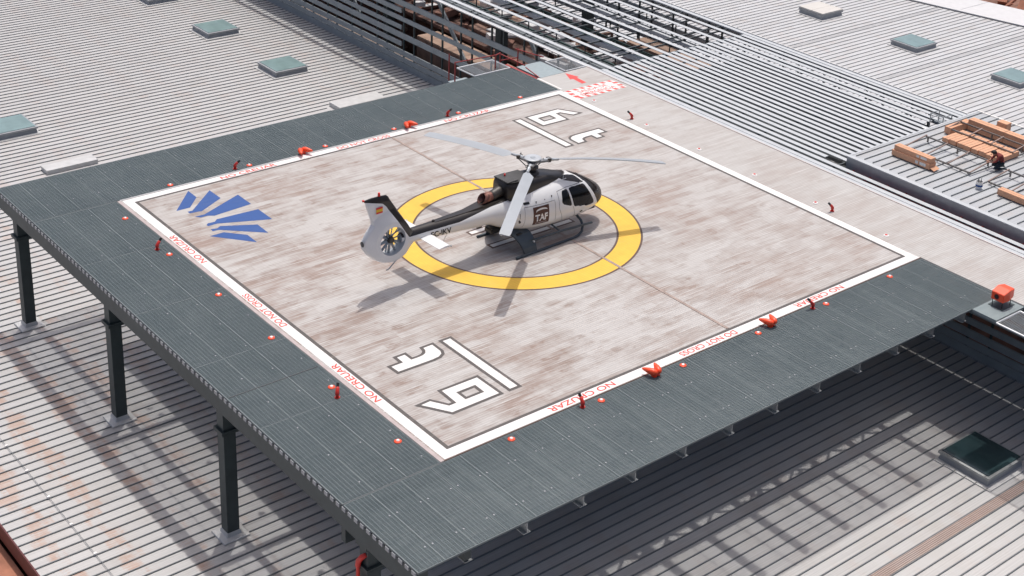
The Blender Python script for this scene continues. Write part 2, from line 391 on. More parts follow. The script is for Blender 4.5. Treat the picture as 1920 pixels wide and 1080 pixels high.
t2 = MB().prism([(xe(-50)+.26, -50), (xe(-50)+4.0, -50), (xe(100)+4.0, 100), (xe(100)+.26, 100)], HR-.5, HR-.02).build('parapet_roof', 'lowroof')
tag(t2, 'flat white roof strip along the far top right edge', 'roof')
m = MB()
for k in range(-6, 14):
    y = k*6.2; m.box(xe(y)+.3, xe(y)+3.98, y-.012, y+.012, HR-.02, HR-.008)
o = m.build('panel_joint', 'curb'); o.parent = t2
for (x0, x1, y0) in ((61.5, 64, 20.5), (62.5, 66, 15.0), (60.8, 63, 11.5), (65, 70, 18)):
    z = -9.2
    tag(MB().box(x0, x1, y0, y0+2.2, -12, z+random.random()).build('block_wall', 'brick', bevel=.05), 'low brown block wall in the rubble beyond the white roof strip', 'wall', 'brown block walls beyond the white strip')

# ---- skylights
def make_skylight(lid=False, dark=False):
    t = empty('skylight')
    MB().box(-.12, 2.28, -.16, 2.28, .012, .04).build('flashing', 'flash', t)
    m = MB(); z0, z1 = .03, .26
    q = lambda a, b: [(a, a), (b, a), (b, b), (a, b)]
    m.rings([[(x, y, z0) for x, y in q(.08, 2.17)], [(x, y, z1) for x, y in q(.12, 2.13)]]).build('curb', 'curb', t)
    m = MB(); m.rings([[(x, y, .262) for x, y in q(.05, 2.20)], [(x, y, .35) for x, y in q(.05, 2.20)], [(x, y, .36) for x, y in q(.14, 2.11)]], cap=True).build('frame', 'galv' if dark else 'curb', t)
    if lid:
        MB().box(.08, 2.17, .05, 1.08, .365, .48).build('lid', 'lid', t, bevel=.01); MB().box(.08, 2.17, 1.10, 2.2, .365, .47).build('lid', 'lid', t, bevel=.01)
    else:
        MB().box(.15, 2.10, .15, 2.10, .361, .385).build('glass', 'glassdk' if dark else 'glass', t)
    return t
sk = make_skylight(); sl = make_skylight(True); skd = make_skylight(False, True)
labs = ['grey skylight cut off by the top edge of the photo, nearest the slatted wall top', 'green glass skylight second from the top beside the left roof rust stains',
        'green glass skylight closest to the slatted wall shadow', 'large dark glass skylight near the bottom right corner', 'green glass skylight cut off by the left edge of the photo']
first = True
for (a, b, c), lb in zip(SKY_L, labs):
    if 'dark' in lb: o = skd
    else: o = sk if first else copy_tree(sk); first = False
    place(o, (a, c, HR)); tag(o, lb, 'skylight', 'square roof skylights')
for i, (a, b, c) in enumerate(SKY_R):
    o = sl if i == 0 else copy_tree(sk)
    place(o, (a, c, HR)); tag(o, ['skylight covered with pale beige lids on the far right roof', 'pale green glass skylight in the middle of the far right roof', 'pale green glass skylight cut off by the right edge of the photo'][i], 'skylight', 'square roof skylights')

# small curbs peeking out behind the deck
tag(MB().box(-7.7, -5.15, 26.35, 27.1, HR+.01, HR+.22).build('roof_curb', 'flash', bevel=.01), 'low pale sheet metal box curb behind the deck, nearer the left corner', 'roof curb', 'sheet metal curbs')
tag(MB().box(8.2, 11.2, 25.7, 26.8, HR+.01, HR+.24).build('roof_curb', 'flash', bevel=.01), 'low pale sheet metal box curb behind the deck, nearer the slatted wall', 'roof curb', 'sheet metal curbs')

# ================================================================== HELIPAD
hp = empty('helipad'); tag(hp, 'square helicopter landing deck of pale stained planks with painted markings', 'helipad')
MB().box(-10.85, 10.95, -10.56, 10.56, -.20, 0).build('landing_surface', 'pad', hp)
def frame_strip(m, o_, i_, z):
    (a0, a1, b0, b1), (c0, c1, d0, d1) = o_, i_
    for a in ([(a0, b0), (a1, b0), (c1, d0), (c0, d0)], [(a1, b0), (a1, b1), (c1, d1), (c1, d0)], [(a1, b1), (a0, b1), (c0, d1), (c1, d1)], [(a0, b1), (a0, b0), (c0, d0), (c0, d1)]): m.sheet(a, z)
    return m
BO, BI, BD = (-10.77, 10.90, -10.53, 10.53), (-10.44, 10.54, -10.17, 10.19), (-10.31, 10.42, -10.05, 10.07)
frame_strip(MB(), BO, BI, .004).build('white_border', 'worn', hp, fix=False)
frame_strip(MB(), BI, BD, .004).build('dark_border', 'dkline', hp, fix=False)
MB().annulus(3.90, 4.73, .004).build('yellow_ring', 'yellow', hp, fix=False)
MB().annulus(4.73, 4.81, .004).annulus(3.82, 3.90, .004).build('ring_outline', 'brline', hp, fix=False)
MB().box(1.12, 1.23, -10.04, 10.06, .0085, .014).build('deck_joint', 'seambr', hp)
# H bars
for y0, y1 in ((-.78, -.40), (.52, .90)):
    Pq = [(-1.68, y0), (2.3, y0), (2.3, y1), (-1.68, y1)]
    MB().sheet(Pq, .004).build('letter_outline', 'brline', hp, fix=False)
    MB().sheet(offset_poly(Pq, -.085), .008).build('letter_bar', 'white', hp, fix=False)
# mass marking "t6" above its bar, and again turned through 180 degrees
Tg = [(-9.22, -5.49), (-9.20, -5.86), (-7.93, -5.88), (-7.67, -5.85), (-7.50, -5.75), (-7.43, -5.60), (-7.42, -5.13), (-7.76, -5.13), (-7.79, -5.29), (-7.88, -5.42), (-8.02, -5.49), (-8.20, -5.51), (-8.48, -5.50), (-8.48, -5.13), (-8.77, -5.13), (-8.78, -5.49)]
Bg = [(-7.01, -5.14), (-6.72, -5.14), (-6.72, -8.69), (-7.01, -8.69)]
Sg = [(-7.44, -7.57), (-7.43, -8.69), (-9.19, -8.70), (-9.72, -7.84), (-9.38, -7.82), (-9.06, -8.36), (-8.79, -8.36), (-8.76, -7.56)]
Hg = [(-7.74, -7.88), (-7.75, -8.37), (-8.46, -8.37), (-8.46, -7.88)]
for s in (1, -1):
    R = lambda P: [(x*s + (0.04 if s < 0 else 0), y*s) for x, y in P]
    for P_, hol, nm in ((Tg, None, 'letter_t'), (Sg, Hg, 'digit_six'), (Bg, None, 'underline_bar')):
        P_ = R(P_); big = offset_poly(P_, .11)
        if hol:
            hol = R(hol); sm = offset_poly(hol, -.11)
            fill(big, [sm], .004).build('outline', 'dkline', hp, fix=False); fill(P_, [hol], .008).build(nm, 'white', hp, fix=False)
        else:
            fill(big, (), .004).build('outline', 'dkline', hp, fix=False); fill(P_, (), .008).build(nm, 'white', hp, fix=False)
LOGO = [[[-9.52, 8.58], [-8.33, 9.98], [-8.34, 9.27], [-8.96, 8.57]], [[-9.21, 8.29], [-9.02, 8.27], [-7.64, 9.57], [-7.63, 8.68], [-8.77, 8.02], [-8.86, 8.07], [-9.21, 8.11]], [[-9.19, 7.75], [-8.81, 7.72], [-6.94, 8.6], [-6.94, 7.56], [-8.55, 7.41], [-8.76, 7.56], [-9.04, 7.56]], [[-9.17, 6.85], [-9.06, 6.96], [-8.79, 6.94], [-8.63, 7.09], [-6.95, 7.0], [-6.95, 5.93], [-8.78, 6.74], [-9.15, 6.74]], [[-9.21, 6.45], [-8.97, 6.39], [-8.8, 6.5], [-7.62, 5.84], [-7.64, 5.0], [-8.99, 6.24], [-9.22, 6.26]], [[-9.5, 5.95], [-8.94, 5.96], [-8.34, 5.28], [-8.35, 4.55]]]
for L_ in LOGO: fill(L_, (), .004).build('blue_emblem_blade', 'blue', hp, fix=False)
# lettering on the border: upright when read from inside the pad
def border_text(s, side, a, b):
    h = .25
    if side == 'L': text_mesh(s, (-10.49, a, .0085), (0, b-a, 0), (-h, 0, 0), 'lettering', 'redletter', hp, .012)
    if side == 'F': text_mesh(s, (b, -10.22, .0085), (a-b, 0, 0), (0, -h, 0), 'lettering', 'redletter', hp, .012)
    if side == 'B': text_mesh(s, (a, 10.22, .0085), (b-a, 0, 0), (0, h, 0), 'lettering', 'redletter', hp, .012)
border_text('NO CREUAR', 'L', -6.9, -4.3); border_text('DO NOT CROSS', 'L', -1.34, 1.32); border_text('NO CRUZAR', 'L', 4.2, 6.78)
border_text('NO CREUAR', 'B', -6.75, -4.3); border_text('DO NOT CROSS', 'B', -1.38, 1.2); border_text('NO CRUZAR', 'B', 4.13, 6.6)
border_text('NO CRUZAR', 'F', -6.8, -4.2); border_text('DO NOT CROSS', 'F', -1.31, 1.25); border_text('NO CREUAR', 'F', 4.2, 6.7)
# edge angles
MB().box(-10.95, -10.83, -10.58, 10.58, -.05, .012).build('edge_angle', 'flange', hp)
MB().box(-10.83, 10.9, 10.55, 10.64, -.05, .012).build('edge_angle', 'flange_g', hp)
MB().box(-10.83, 10.95, -10.59, -10.55, -.2, .006).build('edge_angle', 'brline', hp)

# ---- walkway beside the pad
wk = empty('walkway'); tag(wk, 'pale plank walkway between the white border line and the grey louvres', 'walkway')
MB().box(10.955, 14.12, -19, 12.36, -.20, -.002).build('walkway_surface', 'walk', wk)
MB().box(14.12, 14.17, -19, 12.36, -.25, .02).build('edge_trim', 'flange', wk)
MB().box(11.0, 11.1, 10.6, 12.40, -.2, .01).build('edge_trim', 'white', wk)
MB().box(10.86, 10.955, -19, -10.61, -.2, -.001).build('edge_trim', 'seamdk', wk)
# emergency exit sign painted on the walkway
sx0, sx1, sy0, sy1 = 10.93, 13.90, 9.16, 10.30
MB().sheet([(sx0, sy0), (sx1, sy0), (sx1, sy1), (sx0, sy1)], .003).build('painted_sign', 'white', wk, fix=False)
bw = .19
def stripe(P): MB().sheet(P, .006).build('sign_stripe', 'redp', wk, fix=False)
x = sx0+.12
while x < sx1-.2:
    stripe([(x, sy0), (x+.21, sy0), (x+.12, sy0+bw), (x-.09, sy0+bw)]); stripe([(x+.02, sy1-bw), (x+.23, sy1-bw), (x+.14, sy1), (x-.07, sy1)]); x += .43
for y in (sy0+.24, sy0+.60):
    stripe([(sx0, y), (sx0+.24, y-.03), (sx0+.24, y+.17), (sx0, y+.24)]); stripe([(sx1-.24, y+.07), (sx1, y), (sx1, y+.19), (sx1-.24, y+.26)])
text_mesh('SALIDA DE', (sx0+.55, sy0+.60, .006), (1.75, 0, 0), (0, .27, 0), 'lettering', 'redp', wk, .01)
text_mesh('EMERGENCIA', (sx0+.42, sy0+.24, .006), (2.10, 0, 0), (0, .27, 0), 'lettering', 'redp', wk, .01)
fill([(12.63, 12.24), (12.86, 11.46), (12.70, 11.45), (12.66, 10.70), (12.38, 10.68), (12.43, 11.41), (12.26, 11.43)], (), .003).build('red_arrow', 'redp', wk, fix=False)

# ---- grating strips
def grating(name, label, x0, x1, y0, y1, seams_x=(), seams_y=(), dark_y=()):
    t = empty(name, ((x0+x1)/2, (y0+y1)/2, 0)); tag(t, label, 'grating')
    m = MB(); n = int((y1-y0)/.036)
    for k in range(n+1):
        y = y0+.0065+(y1-y0-.013)*k/n + random.uniform(-.0022, .0022); m.box(x0, x1, y-.0048, y+.0048, -.027, -.006)
    nx = int((x1-x0)/.12)
    for k in range(nx+1):
        x = x0+.01+(x1-x0-.02)*k/nx; m.box(x-.004, x+.004, y0, y1, -.022, -.0065)
    world_child(m.build('grating_bars', 'grate', fix=False), t)
    m = MB()
    for x in seams_x: m.box(x-.012, x+.012, y0, y1, -.05, -.0025)
    for y in seams_y: m.box(x0, x1, y-.014, y+.014, -.05, -.0025)
    if m.v: world_child(m.build('panel_edge', 'seamlt', fix=False), t)
    if dark_y:
        m = MB()
        for y, xa, xb in dark_y: m.box(xa, xb, y-.025, y+.025, -.05, .001)
        world_child(m.build('panel_joint', 'seamdk', fix=False), t)
    m = MB().box(x0-.02, x0, y0, y1, -.06, 0).box(x1, x1+.02, y0, y1, -.06, 0).box(x0-.02, x1+.02, y0-.02, y0, -.06, 0).box(x0-.02, x1+.02, y1, y1+.02, -.06, 0)
    world_child(m.build('edge_band', 'seamlt', fix=False), t)
    return t
G1 = grating('grating_walkway', 'blue grey steel grating along the near front edge, between the I-beam ends and the pad', -14.15, 10.84, -14.12, -10.63, [k-.32 for k in range(-13, 12)], ())
G2 = grating('grating_walkway', 'blue grey steel grating along the left edge above the four tall posts', -14.15, -10.98, -10.56, 10.62, (-13.15, -12.1), (6.35, 2.12, -2.0, -6.1, 10.6), ())
G3 = grating('grating_walkway', 'blue grey steel grating along the back edge behind the blue emblem', -14.15, 10.92, 10.68, 14.2, [k-.32 for k in range(-13, 12)], ())
m = MB().box(-14.15, -10.95, -10.61, -10.58, -.05, .004); world_child(m.build('panel_joint', 'seamdk'), G1)
m = MB().box(-14.1, -11.05, -4.13, -4.09, -.05, .003); world_child(m.build('panel_joint', 'seamdk'), G2)
# bright fixing clips
clip0 = MB().box(-.024, .024, -.024, .024, -.006, .005).build('fixing_clip', 'curb')
def clip_at(x, y, par, src=clip0, first=[True]):
    o = src
    if not first[0]: o = src.copy(); C.objects.link(o)
    first[0] = False; o.location = (x, y, 0); world_child(o, par)
for k in range(-13, 11):
    for y in (-13.39, -11.75):
        for dx in (-.12, .12): clip_at(k-.32+dx, y, G1)
for y in (10, 8.4, 6.7, 5, 3.3, 1.6, 0, -1.7, -3.4, -5, -6.7, -8.4, -10):
    for x in (-13.27, -12.22, -11.2): clip_at(x, y, G2)
for k in range(-13, 11):
    for y in (13.4, 11.75): clip_at(k-.17, y, G3)
# corner extension with small landing
ex = MB().box(9.2, 10.86, -15.15, -14.15, -.12, -.004).build('landing_plate', 'grate'); tag(ex, 'small dark deck extension carrying the bright red box', 'landing')
# substructure parts
m = MB().box(-14.14, -13.84, -14.1, 14.18, -.78, -.10); world_child(m.build('edge_beam', 'dksteel'), G2)
tab0 = MB().box(-.05, 0, 0, .17, -.17, -.055).build('edge_tab', 'curb'); y = -14.05; k = 0
while y < 14.1:
    o = tab0 if k == 0 else tab0.copy()
    if k: C.objects.link(o)
    o.location = (-14.15, y, 0); world_child(o, G2); y += .30; k += 1
world_child(MB().box(-12.62, -12.40, -14.0, 14.1, -.46, -.12).build('inner_beam', 'dksteel'), G2)
for y in (-11.4, -3.36, 4.80, 13.02):
    if True: world_child(MB().ibeam((-13.7, y, -.30), (-11.0, y, -.30), .16, .3).build('cross_beam', 'beam'), G2)
for i, x in enumerate((-12.45, -10.5, -8.5, -6.55, -4.55, -2.6, -.6, 1.4, 3.4, 5.35, 7.3, 9.1)):
    world_child(MB().ibeam((x, -13.97, -.36), (x, -10.62, -.36), .24, .42, .022).build('cantilever_beam', 'galv'), G1)
    world_child(MB().box(x-.06, x+.02, -11.7, -11.62, -1.35, -.58).build('hanger', 'dksteel'), G1)
world_child(MB().box(-14.1, 10.8, -11.62, -11.12, -.95, -.58).build('long_beam', 'dksteel'), G1)
world_child(MB().box(-14.1, 10.8, -10.60, -10.40, -1.3, -.36).build('truss_chord', 'dksteel'), G1)
m = MB()
xs = [-12.45, -10.5, -8.5, -6.55, -4.55, -2.6, -.6, 1.4, 3.4, 5.35, 7.3, 9.1]
for a, b in zip(xs, xs[1:]):
    c = (a+b)/2; m.beam((a+.3, -11.12, -.50), (c, -10.66, -.50), .10, .08); m.beam((c, -10.66, -.50), (b-.3, -11.12, -.50), .10, .08)
world_child(m.build('truss_web', 'dksteel'), G1)
for i, x in enumerate((-12.45, -8.5, -4.55, -.6, 3.4, 7.3)):
    world_child(MB().ibeam((x, 11.0, -.36), (x, 14.0, -.36), .2, .36).build('cantilever_beam', 'beam'), G3)
# deck girders under the pad
for y in (12.85, 4.6, -3.5, -9.6):
    m = MB().box(-13.7, 10.8, y-.15, y+.15, -1.3, -.86) if y > -9 else MB().box(-11.4, 10.8, y-.15, y+.15, -1.3, -.86)
    world_child(m.build('girder', 'dksteel'), hp)

# ---- support columns
def make_column():
    t = empty('support_column'); 
    MB().box(-.205, .205, -.20, .20, -4.62, -.76).build('shaft', 'dksteel', t)
    MB().box(-.29, .29, -.285, .285, -1.66, -1.60).box(-.29, .29, -.285, .285, -1.59, -1.53).build('collar', 'dksteel', t)
    m = MB(); m.rings([[(x*.46, y*.44, -5.47) for x, y in ((-1, -1), (1, -1), (1, 1), (-1, 1))], [(x*.44, y*.42, -5.44) for x, y in ((-1, -1), (1, -1), (1, 1), (-1, 1))],
        [(x*.25, y*.245, -5.42) for x, y in ((-1, -1), (1, -1), (1, 1), (-1, 1))], [(x*.225, y*.22, -5.28) for x, y in ((-1, -1), (1, -1), (1, 1), (-1, 1))]]).build('base_flashing', 'flash', t)
    MB().box(-.205, .205, -.20, .20, -5.28, -4.62).build('foot', 'dksteel', t)
    return t
c0 = make_column()
for i, (x, y) in enumerate(colxy):
    o = c0 if i == 0 else copy_tree(c0); place(o, (x, y, 0))
    tag(o, ['dark green steel post at the far left, first of the row under the deck edge', 'dark green steel post second from the left under the deck edge', 'dark green steel post third from the left under the deck edge', 'dark green steel post at the bottom of the photo beside the red pipe'][i], 'column', 'tall square posts under the left deck edge')
# red standpipe by the nearest column
m = MB().tube([(-14.14, -11.28, -5.45), (-14.14, -11.28, -1.62), (-14.14, -11.28, -1.58), (-14.13, -11.30, -1.42), (-14.09, -11.40, -1.25), (-14.0, -11.50, -1.14)], [.055, .055, .085, .085, .08, .06], 10)
sp = m.build('standpipe', 'nozred', smooth=True); tag(sp, 'vertical red pipe with an elbow beside the nearest dark post', 'pipe')

# ================================================================== PAD FURNITURE
def make_disc(white=False):
    t = empty('inset_light')
    m = MB(); m.rings([[(r*math.cos(a), r*math.sin(a), z) for a in [2*math.pi*k/16 for k in range(16)]] for r, z in ((.115, 0), (.11, .02), (.075, .04))]).build('housing', 'lens' if white else 'red', t)
    m = MB(); m.rings([[(r*math.cos(a), r*math.sin(a), z) for a in [2*math.pi*k/12 for k in range(12)]] for r, z in ((.055, .041), (.045, .06), (.02, .07))]).build('lens', 'redp' if white else 'lens', t)
    return t
rd = make_disc(); wd = make_disc(True)
ordn = ['first', 'second', 'third', 'fourth', 'fifth', 'sixth']
n_ = 0
for side, pts in (('left', [(-11.33, y) for y in (9.05, 5.45, 1.8, -1.75, -5.4, -9.0)]), ('back', [(x, 10.86) for x in (-8.65, -5.21, -1.66, 1.78, 5.23, 8.76)]), ('front', [(x, -10.86) for x in (-8.64, -5.17, -1.7, 1.79, 5.23, 8.74)])):
    for i, (x, y) in enumerate(pts):
        z = 0 if True else 0
        o = rd if n_ == 0 else copy_tree(rd); n_ += 1; place(o, (x, y, -.004))
        lab = {'left': f'small red rimmed light on the left grating, {ordn[i]} counting down from the blue emblem corner',
               'back': f'small red rimmed light on the back grating, {ordn[i]} counting from the left corner',
               'front': f'small red rimmed light on the front grating, {ordn[i]} counting from the bottom corner'}[side]
        tag(o, lab, 'deck light', 'red rimmed lights around the pad')
for i, y in enumerate((8.6, 5.0, 1.65, -1.64, -5.0, -8.6)):
    o = wd if i == 0 else copy_tree(wd); place(o, (11.34, y, -.002)); tag(o, f'small white light on the walkway, {ordn[i]} counting from the emergency exit sign', 'deck light', 'white lights along the walkway')
# red foam nozzles
def make_nozzle():
    t = empty('foam_nozzle')
    MB().tube([(0, 0, 0), (0, 0, .03)], .11, 12).build('base', 'nozred', t)
    MB().tube([(0, 0, .03), (0, 0, .13), (0, 0, .14), (.01, 0, .22), (.06, 0, .30), (.13, 0, .38), (.16, 0, .41)], [.065, .065, .085, .085, .075, .07, .06], 10).build('body', 'nozred', t, smooth=True)
    MB().tube([(-.06, 0, .17), (.08, 0, .17)], .045, 8).build('valve', 'nozred', t)
    MB().tube([(.16, 0, .41), (.19, 0, .445), (.27, 0, .53)], [.05, .06, .062], 10).build('tip', 'black', t)
    return t
nz = make_nozzle()
NOZ = [(-5.85, 10.86, -.7, 'foam nozzle with black tip on the back grating, left of the two there'), (4.6, 10.82, -1.2, 'foam nozzle with black tip on the back grating, right of the two there'), (-11.5, 6.05, .3, 'foam nozzle with black tip near the blue emblem, left grating'),
       (-11.5, -6.0, .9, 'foam nozzle with black tip on the left grating near the bottom corner'), (-5.87, -10.80, 1.5, 'foam nozzle with black tip on the front grating, in front of NO CRUZAR lettering'), (4.6, -10.80, 2.6, 'foam nozzle with black tip on the front grating beside NO CREUAR lettering'),
       (11.3, 5.94, 2.7, 'foam nozzle standing on the walkway nearer the emergency exit sign'), (11.32, -5.9, 2.9, 'foam nozzle standing on the walkway nearer the right corner')]
for i, (x, y, a, lb) in enumerate(NOZ):
    o = nz if i == 0 else copy_tree(nz); place(o, (x, y, 0), a); o.scale = (.78, .78, .72); tag(o, 'red '+lb, 'foam nozzle', 'red foam nozzles around the deck')
# twin orange floodlights; local +x points to the pad
def make_flood():
    t = empty('twin_floodlight')
    MB().box(-.13, .08, -.16, .16, .0, .05).build('base_plate', 'red', t, bevel=.01)
    MB().tube([(0, -.10, .05), (0, -.10, .20)], .05, 8).tube([(0, .10, .05), (0, .10, .20)], .05, 8).build('bracket', 'red', t)
    for s in (-1, 1):
        d = Vector((math.cos(.42), s*math.sin(.42), .05))
        p = Vector((-.10, s*.10, .22))
        MB().tube([p-d*.10, p-d*.02, p+d*.10, p+d*.30, p+d*.52, p+d*.58], [.06, .12, .145, .12, .06, .03], 12).build('lamp_hood', 'red', t, smooth=True)
    MB().tube([(-.2, .05, .06), (-.22, .03, .12)], .03, 8).build('cable_gland', 'black', t)
    return t
fl = make_flood()
for i, (x, y, a, lb) in enumerate(((-2.85, 10.66, -math.pi/2, 'orange twin floodlight on the back edge, left one'), (2.4, 10.66, -math.pi/2, 'orange twin floodlight on the back edge, right one nearer the rotor'), (-2.85, -10.78, math.pi/2, 'orange twin floodlight on the front edge, left one'), (2.50, -10.78, math.pi/2, 'orange twin floodlight on the front edge, right one after DO NOT CROSS'))):
    o = fl if i == 0 else copy_tree(fl); place(o, (x, y, 0), a); o.scale = (.78, .78, .8); tag(o, lb, 'floodlight', 'orange twin floodlights')
# red box beacon
t = empty('approach_light', (10.26, -14.56, 0), 0.0); tag(t, 'bright red box with a round dark lens on thin legs at the right corner', 'approach light')
m = MB(); m.rings([[(-.26, y, z) for y, z in ((-.25, .25), (.25, .25), (.25, .56), (-.25, .56))], [(.10, y, z) for y, z in ((-.27, .23), (.27, .23), (.27, .66), (-.27, .66))], [(.42, y, z) for y, z in ((-.22, .30), (.22, .30), (.22, .62), (-.22, .62))]])
m.build('housing', 'red', t, bevel=.015)
MB().tube([(-.24, .02, .41), (-.285, .02, .41)], .085, 16).build('lens', 'black', t)
MB().tube([(-.26, .02, .41), (-.272, .02, .41)], .11, 16).build('lens_ring', 'nozred', t)
for x, y in ((-.2, -.2), (-.2, .2), (.3, -.2), (.3, .2)): MB().tube([(x, y, 0), (x, y, .27)], .016, 6).build('leg', 'black', t)
MB().box(-.3, .45, -.3, .3, 0, .015).build('mounting_plate', 'dksteel', t)
# mesh cages (safety nets in tubular frames)
def net(name, label, P, z, rail=.035, group='tubular safety nets'):
    t = empty(name, (P[0][0], P[0][1], z)); tag(t, label, 'safety net', group)
    c = [Vector((x, y, z)) for x, y in P]; m = MB()
    for i in range(4): m.tube([c[i], c[(i+1) % 4]], rail, 8)
    world_child(m.build('frame', 'galvlt'), t)
    m = MB(); n = max(4, int((c[1]-c[0]).length/.07)); k = max(4, int((c[3]-c[0]).length/.07))
    for i in range(1, n): m.beam(c[0].lerp(c[1], i/n), c[3].lerp(c[2], i/n), .012, .008)
    for i in range(1, k): m.beam(c[0].lerp(c[3], i/k), c[1].lerp(c[2], i/k), .012, .008)
    world_child(m.build('mesh', 'galv'), t)
MT['galvlt'] = plain('bright_tube', (0.62, 0.64, 0.65), .35, .3, .05)
net('safety_net', 'tubular framed net by the red arrow tip', [(12.80, 12.42), (14.08, 12.42), (14.05, 14.02), (12.82, 14.02)], .02)
net('safety_net', 'tubular framed net over the stairwell behind the back grating', [(8.64, 14.26), (10.80, 14.26), (10.76, 15.64), (8.62, 15.64)], .02)
net('safety_net', 'tubular framed net at the right edge below the red box', [(9.05, -18.2), (10.45, -18.2), (10.45, -15.26), (9.05, -15.26)], 0)
tag(MB().box(11.22, 12.72, 12.40, 14.28, -.08, -.01).build('access_platform', 'ltpanel'), 'pale blue grating platform beside the red arrow', 'platform')
tag(MB().box(10.98, 11.12, 12.42, 14.9, -.32, -.03).build('stair_stringer', 'rail'), 'dark red beam between the back grating and the pale platform', 'beam')
tag(MB().box(7.55, 8.62, 14.25, 14.9, -.3, -.22).build('stair_landing', 'ltpanel'), 'pale small landing behind the back grating', 'landing')
rt_ = empty('handrail', (9.5, 14.3, 0)); tag(rt_, 'thin dark red handrail around the stairwell behind the back grating', 'handrail')
pp = [(7.52, 14.3), (7.7, 17.2), (10.2, 17.5)]
for i, (x, y, z0, z1) in enumerate(((7.52, 14.3, -.3, .94), (10.9, 15.2, -.6, .5), (10.15, 14.6, -.4, .7), (12.1, 15.3, -.5, .5), (9.2, 17.1, -1.2, .2))):
    world_child(MB().box(x-.025, x+.025, y-.025, y+.025, z0, z1).build('post', 'rail'), rt_)
for a, b in ((((7.52, 14.3, .92)), ((10.15, 14.6, .70))), (((10.15, 14.6, .69)), ((10.9, 15.2, .5))), (((10.9, 15.2, .45)), ((11.05, 13.4, .35))), (((11.9, 15.3, .5)), ((12.85, 14.2, .2))), (((12.1, 15.3, .0)), ((10.9, 15.2, .1))), ((11.0, 13.3, .3), (11.1, 12.4, .05))):
    world_child(MB().beam(a, b, .04, .04).build('rail', 'rail'), rt_)

# ================================================================== LOUVRES
lv = empty('louvre_roof', (19.5, 20, 0)); tag(lv, 'wide grey louvre roof of long parallel slats running away beside the walkway', 'louvres')
YB = 11.75
rs = random.Random(3)
for k in range(24):
    c = 14.64 + .43*k; y0 = -3.06 if k > 1 else -24
    y0 = -2.0 if k == 2 else y0
    y1 = 75 if k % 3 == 1 else YB
    segs = [(y0, y1)]
    if 17 <= k <= 20: segs = [(-2.0 if k < 20 else -2.2, y1), ] if k in (18, 19, 20) else [(y0, y1)]
    m = MB()
    for a, b in segs:
        z = -.03 + rs.uniform(-.008, .008)
        m.box(c-.125, c+.125, a, b, z-.022, z)
    world_child(m.build('slat', 'slat', fix=False), lv)
world_child(MB().box(14.242, 14.47, -24, 75, -.10, -.03).build('edge_board', 'slat', fix=False), lv)
world_child(MB().box(14.19, 14.24, -24, 75, -.06, -.01).build('edge_trim', 'white', fix=False), lv)
world_child(MB().box(24.72, 24.98, -3.06, 75, -.10, -.03).build('edge_board', 'slat', fix=False), lv)
world_child(MB().box(25.05, 25.10, -24, 75, -.60, .0).build('edge_trim', 'white', fix=False), lv)
world_child(MB().box(14.96, 15.78, 11.8, 75, -.34, -.26).build('added_shade_board', 'beam', fix=False), lv)  # added board that blocks sun so the wall's roof shadow is solid
world_child(MB().box(14.53, 15.52, -24, 11.5, -.62, -.56).build('added_sun_blocker', 'dksteel', fix=False), lv)  # dark sheet added to stop sun streaks between the near slats
# purlins across
y = YB+.15; i = 0
while y < 62:
    world_child(MB().box(14.3, 24.9, y-.03, y+.03, -.17, -.095).build('purlin', 'beam', fix=False), lv); y += (1.15, .55, 1.7, 1.25)[i % 4]; i += 1
for y in (10.4, 8.2, 6.0, 3.8, 1.6, -.6, -2.8):
    world_child(MB().box(14.3, 24.9, y-.03, y+.03, -.17, -.095).build('purlin', 'beam', fix=False), lv)
world_child(MB().box(14.4, 24.8, YB-.12, YB+.02, -.16, -.07).build('end_trim', 'wslat', fix=False), lv)
for x in (17.6, 21.3):
    world_child(MB().box(x-.10, x+.10, 11.6, 75, -.40, -.18).build('main_beam', 'slat', fix=False), lv)
# verticals dropping from purlins
m = MB()
for j in range(20):
    y = 12.9+j*2.35
    for x in (16.5, 20.3, 23.0): m.box(x-.025, x+.025, y-.025, y+.025, -.75, -.12)
world_child(m.build('hanger', 'dksteel', fix=False), lv)

def slat_wall(x, ya, yb, label, dense_from, face=-1, ybreak=None):
    t = empty('slatted_wall', (x, (ya+yb)/2, HR)); tag(t, label, 'slatted wall')
    tops = [(-.12, -.40, 0), (-1.30, -1.62, 0), (-2.30, -2.56, 0), (-3.29, -3.62, 0), (-4.34, -4.67, 0), (-4.76, -5.05, 0), (-5.10, -5.48, 0), (-.78, -1.06, 1), (-1.80, -2.08, 1), (-2.84, -3.09, 1), (-3.84, -4.11, 1)]
    for a, b, d in tops:
        w0, w1 = (dense_from if d else ya), yb
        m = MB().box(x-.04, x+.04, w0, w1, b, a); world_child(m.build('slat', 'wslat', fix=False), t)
    j = 0; y = ya+.4
    while y < yb and j < 46:
        world_child(MB().box(x+.06*(-face)-.04, x+.06*(-face)+.04, y-.045, y+.045, HR, -.15).build('mullion', 'dksteel', fix=False), t)
        y += (1.05, 1.75)[j % 2]; j += 1
    world_child(MB().box(x-.10, x+.10, ya, yb, HR, HR+.04).build('base_flashing', 'curb', fix=False), t)
    return t
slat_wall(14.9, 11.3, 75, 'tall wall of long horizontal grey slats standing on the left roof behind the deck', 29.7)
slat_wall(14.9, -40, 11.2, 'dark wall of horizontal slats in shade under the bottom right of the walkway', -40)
slat_wall(25.0, -40, 75, 'slatted wall on the far side of the louvres, seen only through the gaps', -40, 1)

